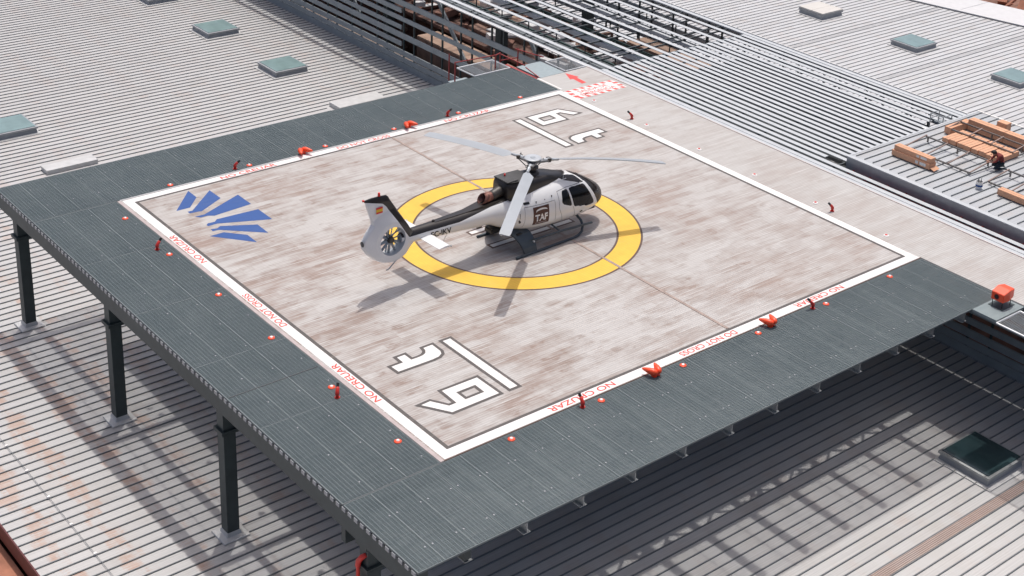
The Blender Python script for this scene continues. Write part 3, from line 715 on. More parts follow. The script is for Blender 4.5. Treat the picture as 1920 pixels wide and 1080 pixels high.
# inside the louvred building
tag(MB().box(15.0, 24.95, -30, 90, -7.4, -7.2).build('interior_floor', 'soil', fix=False), 'rubble brown floor far below the open louvres', 'floor')
ib = [((15.9, 17.4), (21.8, 29.6), -7.2, -3.6, 'brick', 'big brown block wall seen through the slatted wall below the red handrail'), ((15.9, 17.4), (13.2, 20.4), -7.2, -4.4, 'brick', 'brown block wall directly behind the red handrail'),
      ((19.6, 21.4), (24, 44), -3.29, -2.7, 'sand', 'long sandy concrete slab inside the louvred building'), ((15.7, 17.3), (31, 48), -7.2, -5.9, 'sand', 'sandy concrete ledge behind the lower slats at the top of the photo'),
      ((22.9, 24.4), (12.2, 19.0), -3.29, -2.2, 'brick', 'brown block wall under the open louvres near the far edge')]
for (xa, xb), (ya, yb), z0, z1, mt, lb in ib:
    o = MB().box(xa, xb, ya, yb, z0, z1-.1); ob = o.build('inner_wall', mt); tag(ob, lb, 'wall')
    cp = MB().box(xa+.02, xb-.02, ya+.02, yb-.02, z1-.098, z1).build('wall_top', 'sand'); cp.parent = ob
for i, (x, y, lb) in enumerate(((16.6, 22.4, 'thick dark steel column inside the louvres nearest the red handrail'), (16.6, 33.6, 'thick dark steel column behind the slatted wall near the top of the photo'), (22.9, 22.4, 'thick dark steel column under the far side of the open louvres'), (16.6, 44.6, 'thick dark steel column farthest back behind the slatted wall'))):
    tag(MB().box(x-.26, x+.26, y-.24, y+.24, -9.2, -.6).build('steel_column', 'dksteel'), lb, 'column', 'steel columns inside the louvres')
for i, (a, b, lb) in enumerate((((15.9, 19.3, -.5), (15.9, 16.4, -4.2), 'blue grey diagonal brace behind the slats beside the pale platform'), ((15.9, 27.9, -.5), (15.9, 24.4, -4.2), 'blue grey diagonal brace behind the slats left of the brown wall'), ((15.9, 39, -.5), (15.9, 35.5, -4.2), 'blue grey diagonal brace behind the slats at the top edge'))):
    tag(MB().beam(a, b, .24, .10, (1, 0, 0)).build('brace', 'wslat'), lb, 'brace', 'diagonal braces behind the slats')
# dark green lattice trusses under the louvres
for i, (x, z, lb) in enumerate(((18.6, -1.9, 'dark green lattice truss under the open louvres, nearer the slatted wall'), (22.0, -2.2, 'dark green lattice truss under the open louvres, nearer the far roof'))):
    t = empty('lattice_truss', (x, 30, z)); tag(t, lb, 'truss', 'green lattice trusses')
    for dx in (-.4, .4): world_child(MB().box(x+dx-.06, x+dx+.06, 11.9, 60, z-.07, z+.07).build('chord', 'green', fix=False), t)
    m = MB(); y = 12.2; s_ = 1
    while y < 60: m.beam((x-.4*s_, y, z), (x+.4*s_, y+.8, z), .05, .05); y += .8; s_ = -s_
    world_child(m.build('lattice', 'green', fix=False), t)
def dark_sheet_mat():
    m, n, b = new_mat('added_dark_sheet'); g = G(n); X, Y, Z = g.xyz()
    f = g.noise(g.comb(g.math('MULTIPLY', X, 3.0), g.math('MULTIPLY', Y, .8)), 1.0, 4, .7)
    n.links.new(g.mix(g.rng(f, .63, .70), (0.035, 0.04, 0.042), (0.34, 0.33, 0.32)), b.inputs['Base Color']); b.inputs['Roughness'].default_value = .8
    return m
MT['ceil'] = dark_sheet_mat()
tag(MB().box(15.0, 24.9, -3.0, 11.55, -1.35, -1.25).build('added_dark_sheet', 'ceil'), 'added dark sheet darkening the gaps between the closely spaced louvres', 'light blocker')  # added to hide sunlit floor spots and keep the slat gaps dark
mz = MB().box(17.5, 24.85, 11.9, 60, -3.5, -3.3).build('mezzanine_floor', 'soil2'); tag(mz, 'brown unfinished floor lying just below the open louvres', 'floor')
rr = random.Random(11)
spots = [(19.6, 20.8, -2.4), (20.2, 22.3, -2.3), (18.2, 17.2, -2.6), (19.4, 15.2, -2.5), (21.2, 17.6, -2.0), (22.8, 24.6, -1.6), (23.4, 20.2, -1.5), (21.0, 26.3, -2.0), (23.7, 15.4, -1.5), (19.0, 25.6, -2.6)]
for i, (x, y, z) in enumerate(spots):
    z = -2.93
    m = MB(); a = rr.uniform(-.2, .2); L = rr.uniform(.7, 1.6); W = rr.uniform(.25, .5)
    m.beam((x, y, z), (x+a, y+L, z), W, .05)
    for k in range(3): m.beam((x, y+k*L/2.2, z-.03), (x, y+k*L/2.2, z-.35), .03, .03)
    ob = m.build('roof_panel', 'lowroof'); tag(ob, 'loose white panel lying below the open louvres', 'panel', 'white panels below the open louvres')
m = MB()
for j in range(130):
    x = rr.uniform(15.3, 24.5); y = rr.uniform(12, 48); z = -7.15 + rr.random()*.5; s_ = rr.uniform(.15, .7)
    m.beam((x, y, z), (x+rr.uniform(-1, 1), y+rr.uniform(-1, 1), z+rr.uniform(-.1, .3)), s_*.5, s_*.3)
tag(m.build('rubble', 'sand'), 'broken rubble heaped on the brown floor below the louvres', 'rubble', kind='stuff')
for mt, n_c, zz, lb in (('terra2', 130, -3.15, 'terracotta coloured debris spread under the open louvres'), ('brick', 90, -3.05, 'dark brown stacked blocks under the open louvres'), ('lowroof', 70, -2.6, 'pale boards stacked under the open louvres')):
    m = MB()
    for j in range(n_c):
        x = rr.uniform(17.7, 24.3); y = rr.uniform(12, 45); z = zz+rr.uniform(-.4, .4); L = rr.uniform(.4, 2.2); a = rr.choice((0, math.pi/2, rr.uniform(0, 3)))
        m.beam((x, y, z), (min(24.6, max(17.6, x+L*math.cos(a))), y+L*math.sin(a), z+rr.uniform(-.1, .1)), rr.uniform(.1, .8), rr.uniform(.05, .5))
    tag(m.build('rubble', mt), lb, 'rubble', kind='stuff')
m = MB()
for j in range(420):
    x = rr.uniform(59.5, 90); y = rr.uniform(4, 60); z = -11.9; s_ = rr.uniform(.3, 1.6)
    m.beam((x, y, z), (x+rr.uniform(-1.5, 1.5), y+rr.uniform(-1.5, 1.5), z+rr.uniform(.2, 1.6)), s_*.6, s_*.4)
tag(m.build('rubble', 'terra'), 'brown building rubble beyond the far roof in the top right corner', 'rubble', kind='stuff')

# ================================================================== RAISED ROOF PLATFORM
pf = empty('raised_roof', (20, -9, .35)); tag(pf, 'raised grey ribbed roof deck where the worker kneels among cardboard cartons', 'roof')
ZP = .35
world_child(MB().box(15.62, 24.9, -24, -3.08, ZP-.10, ZP).build('roof_sheet', 'plat'), pf)
world_child(MB().box(15.56, 15.62, -24, -3.04, -.26, ZP-.02).build('fascia', 'curb'), pf)
world_child(MB().box(15.52, 15.74, -24, -3.02, ZP-.018, ZP+.015).build('edge_capping', 'slat'), pf)
world_child(MB().box(15.75, 24.9, -3.12, -3.02, -.26, ZP+.012).build('side_capping', 'slat'), pf)
m = MB()
for k in range(46):
    y = -3.30-.45*k; m.box(15.85, 24.9, y-.016, y+.016, ZP, ZP+.045)
world_child(m.build('standing_seam', 'rib', fix=False), pf)
world_child(MB().box(24.9, 25.0, -24, -3.0, -.3, ZP+.03).build('far_capping', 'white'), pf)
for i in range(14):
    y = -3.46-i*.95 if i % 2 else -3.5-i*.93
    ob = MB().box(14.85, 15.56, y-.035, y+.035, -.24, -.16).build('bracket', 'rail'); world_child(ob, pf)
world_child(MB().box(15.20, 15.56, -24, -3.4, -.9, -.42).build('lower_beam', 'rail'), pf)

def carton(label, x0, x1, y0, y1, z0, z1, ax='x', tape=True, lab=False, flap=False):
    cx, cy = (x0+x1)/2, (y0+y1)/2
    t = empty('carton', (cx, cy, z0)); tag(t, label, 'carton', 'cardboard cartons on the raised roof')
    world_child(MB().box(x0, x1, y0, y1, z0, z1).build('box_body', 'card', bevel=.008), t)
    if tape:
        if ax == 'x': m = MB().box(x0-.003, x1+.003, cy-.02, cy+.02, z1-.03, z1+.004)
        else: m = MB().box(cx-.02, cx+.02, y0-.003, y1+.003, z1-.03, z1+.004)
        world_child(m.build('tape', 'tape'), t)
    if lab:
        world_child(MB().box(x0-.004, x0-.001, y0+.20, y0+.52, z0+.07, z1-.05).build('paper_label', 'paper'), t)
        world_child(MB().box(x0-.004, x0-.001, y0+.60, y0+.74, z0+.07, z1-.05).build('paper_label', 'paper'), t)
    if flap: world_child(MB().beam((cx, y0-.01, z0+.10), (cx+.02, y0-.22, z0+.02), x1-x0, .008).build('flap', 'card'), t)
    return t
carton('lower carton of the stack at the left of the kneeling worker, end flap open', 17.18, 17.62, -6.12, -4.12, ZP+.05, ZP+.30, 'y', True, True, True)
carton('upper carton of the two stacked left of the kneeling worker', 17.24, 17.58, -6.10, -4.18, ZP+.302, ZP+.52, 'y', True, True)
carton('long carton lying alone at the right edge below the tube frame', 17.50, 17.82, -11.6, -9.28, ZP+.05, ZP+.30, 'y')
ys = [-4.42, -4.80, -5.18, -5.56, -5.94, -6.32, -6.70, -7.08]
for i, y in enumerate(ys):
    dz = .0
    carton(f'long carton under the far tube frame, {(ordn+["seventh", "eighth"])[i]} of the row counting from the left', 20.32+.02*(i % 3), 21.82-.05*(i % 2), y-.345, y, ZP+.05, ZP+.24+.02*(i % 2), 'x')
carton('long carton at the back left corner of the far tube frame', 21.25, 22.85, -4.18, -3.84, ZP+.05, ZP+.36, 'x')
for i in range(5):
    y1 = -4.22-i*1.9
    carton(f'long carton of the back wall of cartons, {ordn[i]} from the left', 22.46, 22.86, y1-1.88, y1, ZP+.05, ZP+.55, 'y')
carton('small carton standing alone behind the back row of cartons', 23.35, 23.75, -5.62, -5.12, ZP+.05, ZP+.55, 'y', False)

def tube_frame(label, xf, xb, y0, y1, zf, zb, cross=4):
    t = empty('tube_frame', ((xf+xb)/2, (y0+y1)/2, ZP)); tag(t, label, 'tube frame', 'metal tube frames on the raised roof')
    world_child(MB().beam((xf, y0, zf), (xf, y1, zf), .06, .06).build('front_rail', 'tube'), t)
    world_child(MB().beam((xb, y0, zb), (xb, y1, zb), .06, .06).build('back_rail', 'tube'), t)
    for i in range(cross):
        y = y0+(y1-y0)*i/(cross-1)
        world_child(MB().beam((xf-.05, y, zf+.05), (xb+.05, y, zb+.05), .055, .04).build('crossbar', 'tubebr'), t)
    for y in (y0-.12*(1 if y0 > y1 else -1), (y0+y1)/2, y1+.12*(1 if y0 > y1 else -1)):
        world_child(MB().box(xb-.03, xb+.03, y-.03, y+.03, ZP+.045, zb-.03).build('leg', 'tube'), t); world_child(MB().box(xf-.03, xf+.03, y-.03, y+.03, ZP+.045, zf-.03).build('leg', 'tube'), t)
    return t
tube_frame('metal tube frame beside the kneeling worker and the two stacked cartons', 18.27, 19.68, -4.02, -7.42, .46, .64)
tube_frame('metal tube frame standing over the row of long cartons', 21.33, 22.18, -4.02, -7.40, .64, .76)
tube_frame('metal tube frame cut off by the right edge, behind the white bucket', 18.15, 19.50, -8.42, -11.9, .46, .64)

# bucket with tools
t = empty('bucket', (17.45, -8.44, ZP)); tag(t, 'white plastic bucket full of tools on the raised roof', 'bucket')
m = MB(); n = 16
prof = [(.12, .0), (.15, .30), (.16, .30), (.16, .32), (.145, .32), (.115, .02)]
m.rings([[(r*math.cos(2*math.pi*k/n), r*math.sin(2*math.pi*k/n), z) for k in range(n)] for r, z in prof]).build('pail', 'bucket' if 'bucket' in MT else 'lens', t)
MB().tube([(0, 0, .12), (0, 0, .2)], .147, 16, False).build('label_band', 'blue', t)
for k, (x, y, h) in enumerate(((-.06, .05, .44), (.02, .06, .42), (.07, -.03, .45), (0, -.07, .40))):
    MB().beam((x*.5, y*.5, .05), (x, y, h), .025, .02).build('tool_handle', 'black' if k % 2 else 'galv', t)
# roof hatch with guard cage
t = empty('hatch_guard', (22.8, -2.55, 0)); tag(t, 'small galvanised guard cage around the open hatch in the louvres', 'guard cage')
P4 = [(22.45, -2.2), (23.1, -2.2), (23.1, -2.9), (22.45, -2.9)]
for x, y in P4: world_child(MB().box(x-.02, x+.02, y-.02, y+.02, -.1, .55).build('post', 'galv'), t)
for z in (.53, .28):
    m = MB()
    for i in range(4): m.beam((*P4[i], z), (*P4[(i+1) % 4], z), .03, .03)
    world_child(m.build('guard_rail', 'galv'), t)
world_child(MB().box(22.9, 23.3, -3.0, -2.1, -.06, .02).build('hatch_lid', 'wslat'), t)
tag(MB().box(21.72, 21.86, -2.85, -2.30, 0, .02).build('loose_strip', 'lens'), 'short bright white strip lying on the louvre ends beside the hatch', 'metal strip')

# ================================================================== WORKER
def make_person(loc, rz):
    dat = {}   # name: (pos, radius, parent)
    J = [('pelvis', (-.04, 0, .25), .150, None), ('waist', (.02, 0, .37), .140, 'pelvis'), ('chest', (.12, 0, .52), .155, 'waist'), ('upchest', (.20, 0, .60), .125, 'chest'), ('neck', (.28, 0, .64), .058, 'upchest'),
         ('head0', (.33, 0, .655), .070, 'neck'), ('head1', (.39, 0, .665), .096, 'head0'), ('head2', (.44, 0, .665), .080, 'head1')]
    for s, t_ in ((1, 'l'), (-1, 'r')):
        J += [(t_+'hip', (.0, .10*s, .24), .105, 'pelvis'), (t_+'thigh', (.17, .15*s, .19), .090, t_+'hip'), (t_+'knee', (.34, .18*s, .085), .066, t_+'thigh'), (t_+'shin', (.14, .17*s, .07), .056, t_+'knee'), (t_+'ankle', (-.08, .15*s, .06), .042, t_+'shin'), (t_+'toe', (-.21, .15*s, .05), .036, t_+'ankle'),
              (t_+'sho', (.20, .17*s, .58), .072, 'upchest'), (t_+'elb', (.32, .24*s, .40), .048, t_+'sho'), (t_+'fore', (.41, .18*s, .34), .042, t_+'elb'), (t_+'wri', (.50, .09*s, .31), .029, t_+'fore'), (t_+'palm', (.56, .07*s, .305), .030, t_+'wri')]
        for f, (dy, L) in enumerate(((-.028, .060), (-.010, .070), (.010, .066), (.027, .052))):
            J += [(f'{t_}f{f}a', (.59, (.07*s+dy), .30), .011, t_+'palm'), (f'{t_}f{f}b', (.59+L*.6, .07*s+dy, .285), .010, f'{t_}f{f}a'), (f'{t_}f{f}c', (.59+L*.7, .07*s+dy, .255), .009, f'{t_}f{f}b')]
        J += [(t_+'th1', (.55, .07*s-.035*s, .29), .012, t_+'palm'), (t_+'th2', (.59, .07*s-.050*s, .27), .010, t_+'th1')]
    idx = {j[0]: i for i, j in enumerate(J)}
    me = bpy.data.meshes.new('person'); me.from_pydata([j[1] for j in J], [(idx[j[3]], i) for i, j in enumerate(J) if j[3]], []); me.update()
    o = bpy.data.objects.new('tmp_person', me); C.objects.link(o)
    md = o.modifiers.new('skin', 'SKIN'); md.use_smooth_shade = True
    sv = me.skin_vertices[0].data
    for i, j in enumerate(J): sv[i].radius = (j[2], j[2]); sv[i].use_root = (i == 0)
    sb = o.modifiers.new('sub', 'SUBSURF'); sb.levels = 1; sb.render_levels = 1
    dg = bpy.context.evaluated_depsgraph_get(); dg.update()
    em = bpy.data.meshes.new_from_object(o.evaluated_get(dg)); bpy.data.objects.remove(o)
    em.materials.clear()
    for k in ('shirt', 'trousers', 'skin', 'boots'): em.materials.append(MT[k])
    for p in em.polygons:
        x, y, z = p.center; p.use_smooth = True; mi = 0
        if x < -.10 and z < .13: mi = 3
        elif z < .33 and x < .46 and not (x > .36 and z > .25): mi = 1
        if x > .42 and z < .45: mi = 2
        if x > .285 and z > .575: mi = 2
        p.material_index = mi
    em.name = 'person'
    ob = bpy.data.objects.new('person', em); C.objects.link(ob); ob.location = loc; ob.rotation_euler = (0, 0, rz)
    # hair / cap as a shell over the crown
    m = MB(); c = Vector((.385, 0, .675)); rr_ = []
    for i in range(6):
        a = math.radians(i*19); r = .112*math.cos(a*.95); rr_.append([c+Vector((r*math.cos(t)*1.12, r*math.sin(t), .02+.105*math.sin(a))) for t in [2*math.pi*k/14 for k in range(14)]])
    h = m.rings(rr_).build('hair', 'hair', ob, smooth=True)
    for s in (-1, 1):
        MB().tube([(.38, .094*s, .655), (.385, .108*s, .66)], .022, 8).build('ear', 'skin', ob); MB().tube([(.468, .030*s, .635), (.482, .030*s, .625)], .012, 8).build('eye', 'black', ob)
    MB().tube([(.485, 0, .615), (.51, 0, .595)], [.018, .012], 8).build('nose', 'skin', ob); MB().beam((.475, -.02, .585), (.475, .02, .585), .012, .008).build('mouth', 'rail', ob)
    return ob
MT['shirt'] = plain('dark_red_shirt', (0.19, 0.03, 0.025), .85, 0, .15, 9); MT['trousers'] = plain('navy_trousers', (0.012, 0.024, 0.034), .85, 0, .2, 9)
MT['skin'] = plain('skin', (0.42, 0.20, 0.13), .6, 0, .05); MT['boots'] = plain('dark_boots', (0.015, 0.015, 0.016), .6); MT['hair'] = plain('dark_hair', (0.012, 0.008, 0.007), .7)
pr = make_person((19.92, -7.80, ZP+.045), math.radians(140))
pr.scale = (1.04, 1.04, 1.04)
tag(pr, 'person kneeling on the raised roof in dark red shirt and dark trousers', 'person')

# ================================================================== HELICOPTER
MT['hwhite'] = plain('helicopter_white_paint', (0.80, 0.80, 0.79), .25, 0, .02, 1.5, .5, .6)
MT['hblack'] = plain('helicopter_black_paint', (0.016, 0.013, 0.012), .38, 0, .15, 2, .5, .15)
MT['hgrey'] = plain('cowling_top_grey', (0.055, 0.055, 0.056), .6, 0, .2, 3)
MT['blade'] = plain('rotor_blade_grey', (0.38, 0.41, 0.435), .4, 0, .04, 2)
MT['hub'] = plain('rotor_hub_grey', (0.50, 0.53, 0.55), .4, .3, .1)
MT['hubst'] = plain('hub_star_grey', (0.26, 0.27, 0.28), .4, .4, .1); MT['hubdk'] = plain('rotor_hub_dark', (0.07, 0.065, 0.06), .5, .4, .2)
MT['fan'] = plain('fan_blade_grey', (0.34, 0.37, 0.39), .4, .3, .1)
MT['skid'] = plain('skid_slate_paint', (0.055, 0.072, 0.085), .45, .2, .1)
MT['logo'] = plain('brown_logo_panel', (0.085, 0.032, 0.022), .5, 0, .05)
MT['exhaust'] = plain('scorched_copper_exhaust', (0.20, 0.09, 0.07), .55, .4, .6, 9)
MT['seat'] = plain('dark_seat', (0.03, 0.025, 0.025), .8); MT['seatblue'] = plain('blue_cloth', (0.09, 0.13, 0.24), .8)
MT['flagy'] = plain('flag_yellow', (0.9, 0.55, 0.03), .5); MT['flagr'] = plain('flag_red', (0.75, 0.03, 0.02), .5)
MT['dkline2'] = plain('panel_gap', (0.10, 0.10, 0.10), .7)
def glassmat():
    m, n, b = new_mat('cockpit_glass'); g = G(n)
    X, Y, Z = g.xyz(); f = g.noise(g.comb(g.math('MULTIPLY', X, 1.5), g.math('MULTIPLY', Z, 1.5)), 1.0, 2)
    b.inputs['Base Color'].default_value = (0.012, 0.012, 0.014, 1); n.links.new(g.rng(f, .3, .7, .03, .06), b.inputs['Roughness'])
    b.inputs['Specular IOR Level'].default_value = .6
    tr = g.node('ShaderNodeBsdfTransparent'); tr.inputs[0].default_value = (.30, .29, .30, 1)
    mx = g.node('ShaderNodeMixShader'); mx.inputs[0].default_value = .48
    n.links.new(tr.outputs[0], mx.inputs[1]); n.links.new(b.outputs[0], mx.inputs[2]); n.links.new(mx.outputs[0], n.nodes['Material Output'].inputs['Surface'])
    return m
MT['cglass'] = glassmat()
he = empty('helicopter', (.05, -.80, .0), math.radians(2.5)); tag(he, 'white and black helicopter with three main blades parked on the yellow ring', 'helicopter')

ST = [  # x, zc, half width, up, down
 (3.42, 1.00, .02, .02, .02), (3.38, 1.00, .20, .17, .12), (3.28, 1.00, .36, .32, .19), (3.10, 1.01, .54, .47, .26), (2.85, 1.02, .70, .63, .33), (2.5, 1.05, .84, .82, .40), (2.1, 1.09, .94, .98, .48), (1.6, 1.14, 1.00, 1.09, .56),
 (1.0, 1.19, 1.02, 1.14, .62), (.3, 1.24, 1.02, 1.11, .67), (-.5, 1.31, .97, .99, .69), (-1.1, 1.40, .84, .82, .68), (-1.7, 1.51, .62, .62, .56), (-2.2, 1.58, .46, .46, .40), (-2.8, 1.60, .39, .40, .38),
 (-3.8, 1.64, .32, .33, .32), (-5.0, 1.70, .26, .28, .27), (-5.8, 1.74, .21, .24, .22), (-6.0, 1.77, .14, .15, .14)]
def station(x):
    P = ST
    if x >= P[0][0]: return P[0][1:]
    if x <= P[-1][0]: return P[-1][1:]
    for i in range(len(P)-1):
        if P[i][0] >= x >= P[i+1][0]:
            t = (P[i][0]-x)/(P[i][0]-P[i+1][0]); out = []
            for c in range(1, 5):
                y1, y2 = P[i][c], P[i+1][c]; h = P[i][0]-P[i+1][0]
                def slope(j):
                    if j <= 0: return (P[1][c]-P[0][c])/(P[0][0]-P[1][0])
                    if j >= len(P)-1: return (P[-1][c]-P[-2][c])/(P[-2][0]-P[-1][0])
                    return (P[j+1][c]-P[j-1][c])/(P[j-1][0]-P[j+1][0])
                m1, m2 = slope(i)*h, slope(i+1)*h; t2, t3 = t*t, t*t*t
                out.append((2*t3-3*t2+1)*y1+(t3-2*t2+t)*m1+(-2*t3+3*t2)*y2+(t3-t2)*m2)
            return out
def expo(x): return 2.0 if x < -1.5 else 2.0+.45*min(1, (x+1.5)/1.5) if x < 2.0 else 2.45-.35*min(1, (x-2.0)/1.2)
def surf(x, th, off=0.0):
    zc, w_, a, b = station(x); e = 2/expo(x); c, s = math.cos(th), math.sin(th)
    y = math.copysign(abs(c)**e, c)*(w_+off); z = math.copysign(abs(s)**e, s)*((a if s > 0 else b)+off)
    return Vector((x, y, zc+z))
def side_y(x, z, off=0.0):
    zc, w_, a, b = station(x); h = a if z > zc else b; q = min(1, abs(z-zc)/max(h, 1e-4)); e = expo(x)
    return (max(0.0, 1-q**e))**(1/e)*w_ + off
def inpoly(x, z, P):
    r = False; j = len(P)-1
    for i in range(len(P)):
        if (P[i][1] > z) != (P[j][1] > z) and x < (P[j][0]-P[i][0])*(z-P[i][1])/(P[j][1]-P[i][1])+P[i][0]: r = not r
        j = i
    return r
def lerpx(pts, x):
    pts = sorted(pts)
    if x <= pts[0][0]: return pts[0][1]
    for (a, b), (c, d) in zip(pts, pts[1:]):
        if x <= c: return b+(d-b)*(x-a)/(c-a)
    return pts[-1][1]
W1 = [(1.08, 1.98), (1.20, 2.0), (1.90, 1.93), (1.99, 1.88), (2.40, 1.12), (2.33, 1.08), (1.85, 1.14), (1.27, 1.28), (1.22, 1.34)]
W2 = [(.70, 1.93), (.76, 1.99), (1.0, 2.0), (1.14, 1.34), (1.10, 1.34), (.72, 1.50), (.64, 1.58)]
EY = [(.95, 2.30), (1.02, 2.335), (1.50, 2.33), (1.84, 2.20), (2.12, 1.98), (2.05, 1.93), (1.78, 1.98), (1.55, 2.07), (1.05, 2.23)]
BL = [(-6.2, 1.84), (-5.7, 1.80), (-5.07, 1.80), (-3.6, 1.78), (-2.58, 1.90), (-1.7, 2.02), (-1.07, 2.12), (-.07, 2.26), (.95, 2.36), (1.4, 2.40)]
def region(p):
    x, y, z = p; ay = abs(y)
    pil = lerpx([(.6, 2.74), (1.08, 2.55), (1.41, 2.38), (1.97, 2.04), (2.03, 2.01)], z)   # x of the pillar for this height
    if x > 1.2 and z > 1.95 and ay < .60-.1*(2.1-x):                                        # overhead glazing
        if x > 1.78+ay*.45: return 'glass'
        if x > 1.68+ay*.45: return 'white'
    if z < 2.03 and x > pil+.055: return 'glass' if z > .80 else 'black'
    if z < 2.03 and x > pil-.03: return 'white'
    if ay > .25:
        if inpoly(x, z, W1) or inpoly(x, z, W2): return 'glass'
        if ay < .93 and inpoly(x, z, EY): return 'glass'
    if z > lerpx(BL, x) and x < 1.55: return 'black'
    return 'white'
def smooth_regions(faces, pos, it=8):
    """faces: list of (corner keys, region); rounds off the stair-steps where two regions meet"""
    ed = {}
    for ks, r in faces:
        for a, b in zip(ks, ks[1:]+ks[:1]): ed.setdefault((a, b) if a < b else (b, a), []).append(r)
    nb = {}
    for (a, b), rs_ in ed.items():
        if len(rs_) == 2 and rs_[0] != rs_[1]: nb.setdefault(a, []).append(b); nb.setdefault(b, []).append(a)
    for _ in range(it):
        new = {k: pos[k]*.4+(pos[n_[0]]+pos[n_[1]])*.3 for k, n_ in nb.items() if len(n_) == 2}
        pos.update(new)
NX, NT = 620, 256
xs_ = [3.42-(3.42+6.0)*((i/NX)**1.0) for i in range(NX+1)]
xs_ = sorted(set([round(v, 4) for v in xs_]+[3.42-.0015*k*k for k in range(1, 12)]), reverse=True)
grid = [[surf(x, 2*math.pi*j/NT) for j in range(NT)] for x in xs_]
parts = {'white': MB(), 'black': MB(), 'glass': MB()}; vid = {k: {} for k in parts}
pos = {(i, j): grid[i][j] for i in range(len(xs_)) for j in range(NT)}; fl_ = []
for i in range(len(xs_)-1):
    for j in range(NT):
        q = [(i, j), (i, (j+1) % NT), (i+1, (j+1) % NT), (i+1, j)]
        fl_.append((q, region(sum((pos[a] for a in q), Vector())/4)))
smooth_regions(fl_, pos, 10)
for q, r in fl_:
    m = parts[r]; f = []
    for a in q:
        if a not in vid[r]: vid[r][a] = len(m.v); m.v.append(tuple(pos[a]))
        f.append(vid[r][a])
    m.f.append(tuple(f))
parts['white'].build('fuselage', 'hwhite', he, smooth=True); parts['black'].build('upper_fairing', 'hblack', he, smooth=True); parts['glass'].build('canopy_glass', 'cglass', he, smooth=True)
# engine cowling (dark box fairing on the roof)
CW = [(1.50, 2.22, .14, .10), (1.2, 2.18, .34, .20), (.8, 2.12, .47, .38), (.3, 2.06, .54, .545), (-.3, 2.02, .56, .63), (-.9, 2.02, .56, .665), (-1.30, 2.03, .53, .68), (-1.47, 2.05, .47, .66), (-1.53, 2.1, .40, .60)]
m = MB(); rr_ = []
for x, zb, w_, h in CW:
    ring = []
    for k in range(33):
        a = math.pi*k/32; e = .40 if x < .5 else .40+.5*min(1, (x-.5)/.7)
        ring.append(Vector((x, math.copysign(abs(math.cos(a))**e, math.cos(a))*w_, zb+h*(abs(math.sin(a))**e))))
    rr_.append(ring)
m.rings(rr_, cap=True, closed=True).build('engine_cowling', 'hblack', he, smooth=True)
mt_ = MB(); r3 = []
for x, zb, w_, h in CW[4:]:
    r3.append([Vector((x+.0, y*w_*.84, zb+h+.006)) for y in (-1, -.6, -.2, .2, .6, 1)])
mt_.rings(r3, cap=False, closed=False).build('cowling_top', 'hgrey', he, smooth=True)
MB().tube([(-.05, 0, 2.62), (-.05, 0, 2.70)], [.30, .24], 16).build('mast_fairing', 'hubdk', he)
MB().box(-1.52, -1.0, -.40, .40, 2.72, 2.755).build('cowling_cover', 'hgrey', he, bevel=.01)
MB().tube([(-1.2, .15, 2.75), (-1.2, .15, 2.83)], .035, 8).build('beacon', 'flagr', he)
# spine cover on the boom
m = MB(); m.rings([[(x, y*w_, z) for y, z in ((-1, 1.78), (-.9, z0), (.9, z0), (1, 1.78))] for x, w_, z0 in ((-1.5, .34, 2.10), (-2.2, .27, 2.08), (-3.2, .15, 1.985), (-4.55, .10, 1.975))]).build('boom_spine', 'hblack', he)
MB().box(-4.60, -4.52, -.03, .03, 1.95, 2.03).build('spine_fitting', 'hblack', he)
# exhaust
MB().tube([(-1.35, 0, 2.32), (-1.62, 0, 2.30), (-1.85, 0, 2.24), (-2.02, 0, 2.21)], [.20, .20, .19, .18], 18).build('exhaust_duct', 'hubdk', he, smooth=True)
m = MB(); pts = []
for x, r in ((-1.80, .165), (-2.05, .19), (-2.40, .20), (-2.40, .175), (-2.0, .165)):
    pts.append([(x + (.10*math.cos(2*math.pi*k/20) if x < -2.3 else 0), r*math.sin(2*math.pi*k/20), 2.22+r*math.cos(2*math.pi*k/20)) for k in range(20)])
m.rings(pts, cap=False).build('exhaust_pipe', 'exhaust', he, smooth=True)
# --- mast and hub
HB = Vector((0, 0, 3.08))
MB().tube([(0, 0, 2.62), (0, 0, 2.80), (0, 0, 3.05)], [.17, .11, .09], 14).build('mast', 'hubdk', he, smooth=True)
MB().tube([(0, 0, 2.82), (0, 0, 2.88)], .22, 18).build('swashplate', 'hubdk', he)
MB().tube([(0, 0, 3.17), (0, 0, 3.215), (0, 0, 3.235)], [.29, .32, .29], 32).build('hub_cap', 'hub', he); MB().tube([(0, 0, 3.05), (0, 0, 3.18)], .12, 14).tube([(0, 0, 3.235), (0, 0, 3.25)], .10, 14).build('cap_boss', 'blade', he)
m = MB(); star = []
az0 = math.radians(-19.5-2.5)
for k in range(3):
    a = az0+k*2*math.pi/3
    for da, r in ((-.62, .24), (-.16, .62), (.16, .62), (.62, .24)): star.append((r*math.cos(a+da), r*math.sin(a+da)))
m.prism(star, 3.02, 3.10).build('hub_star', 'hubst', he, bevel=.01)
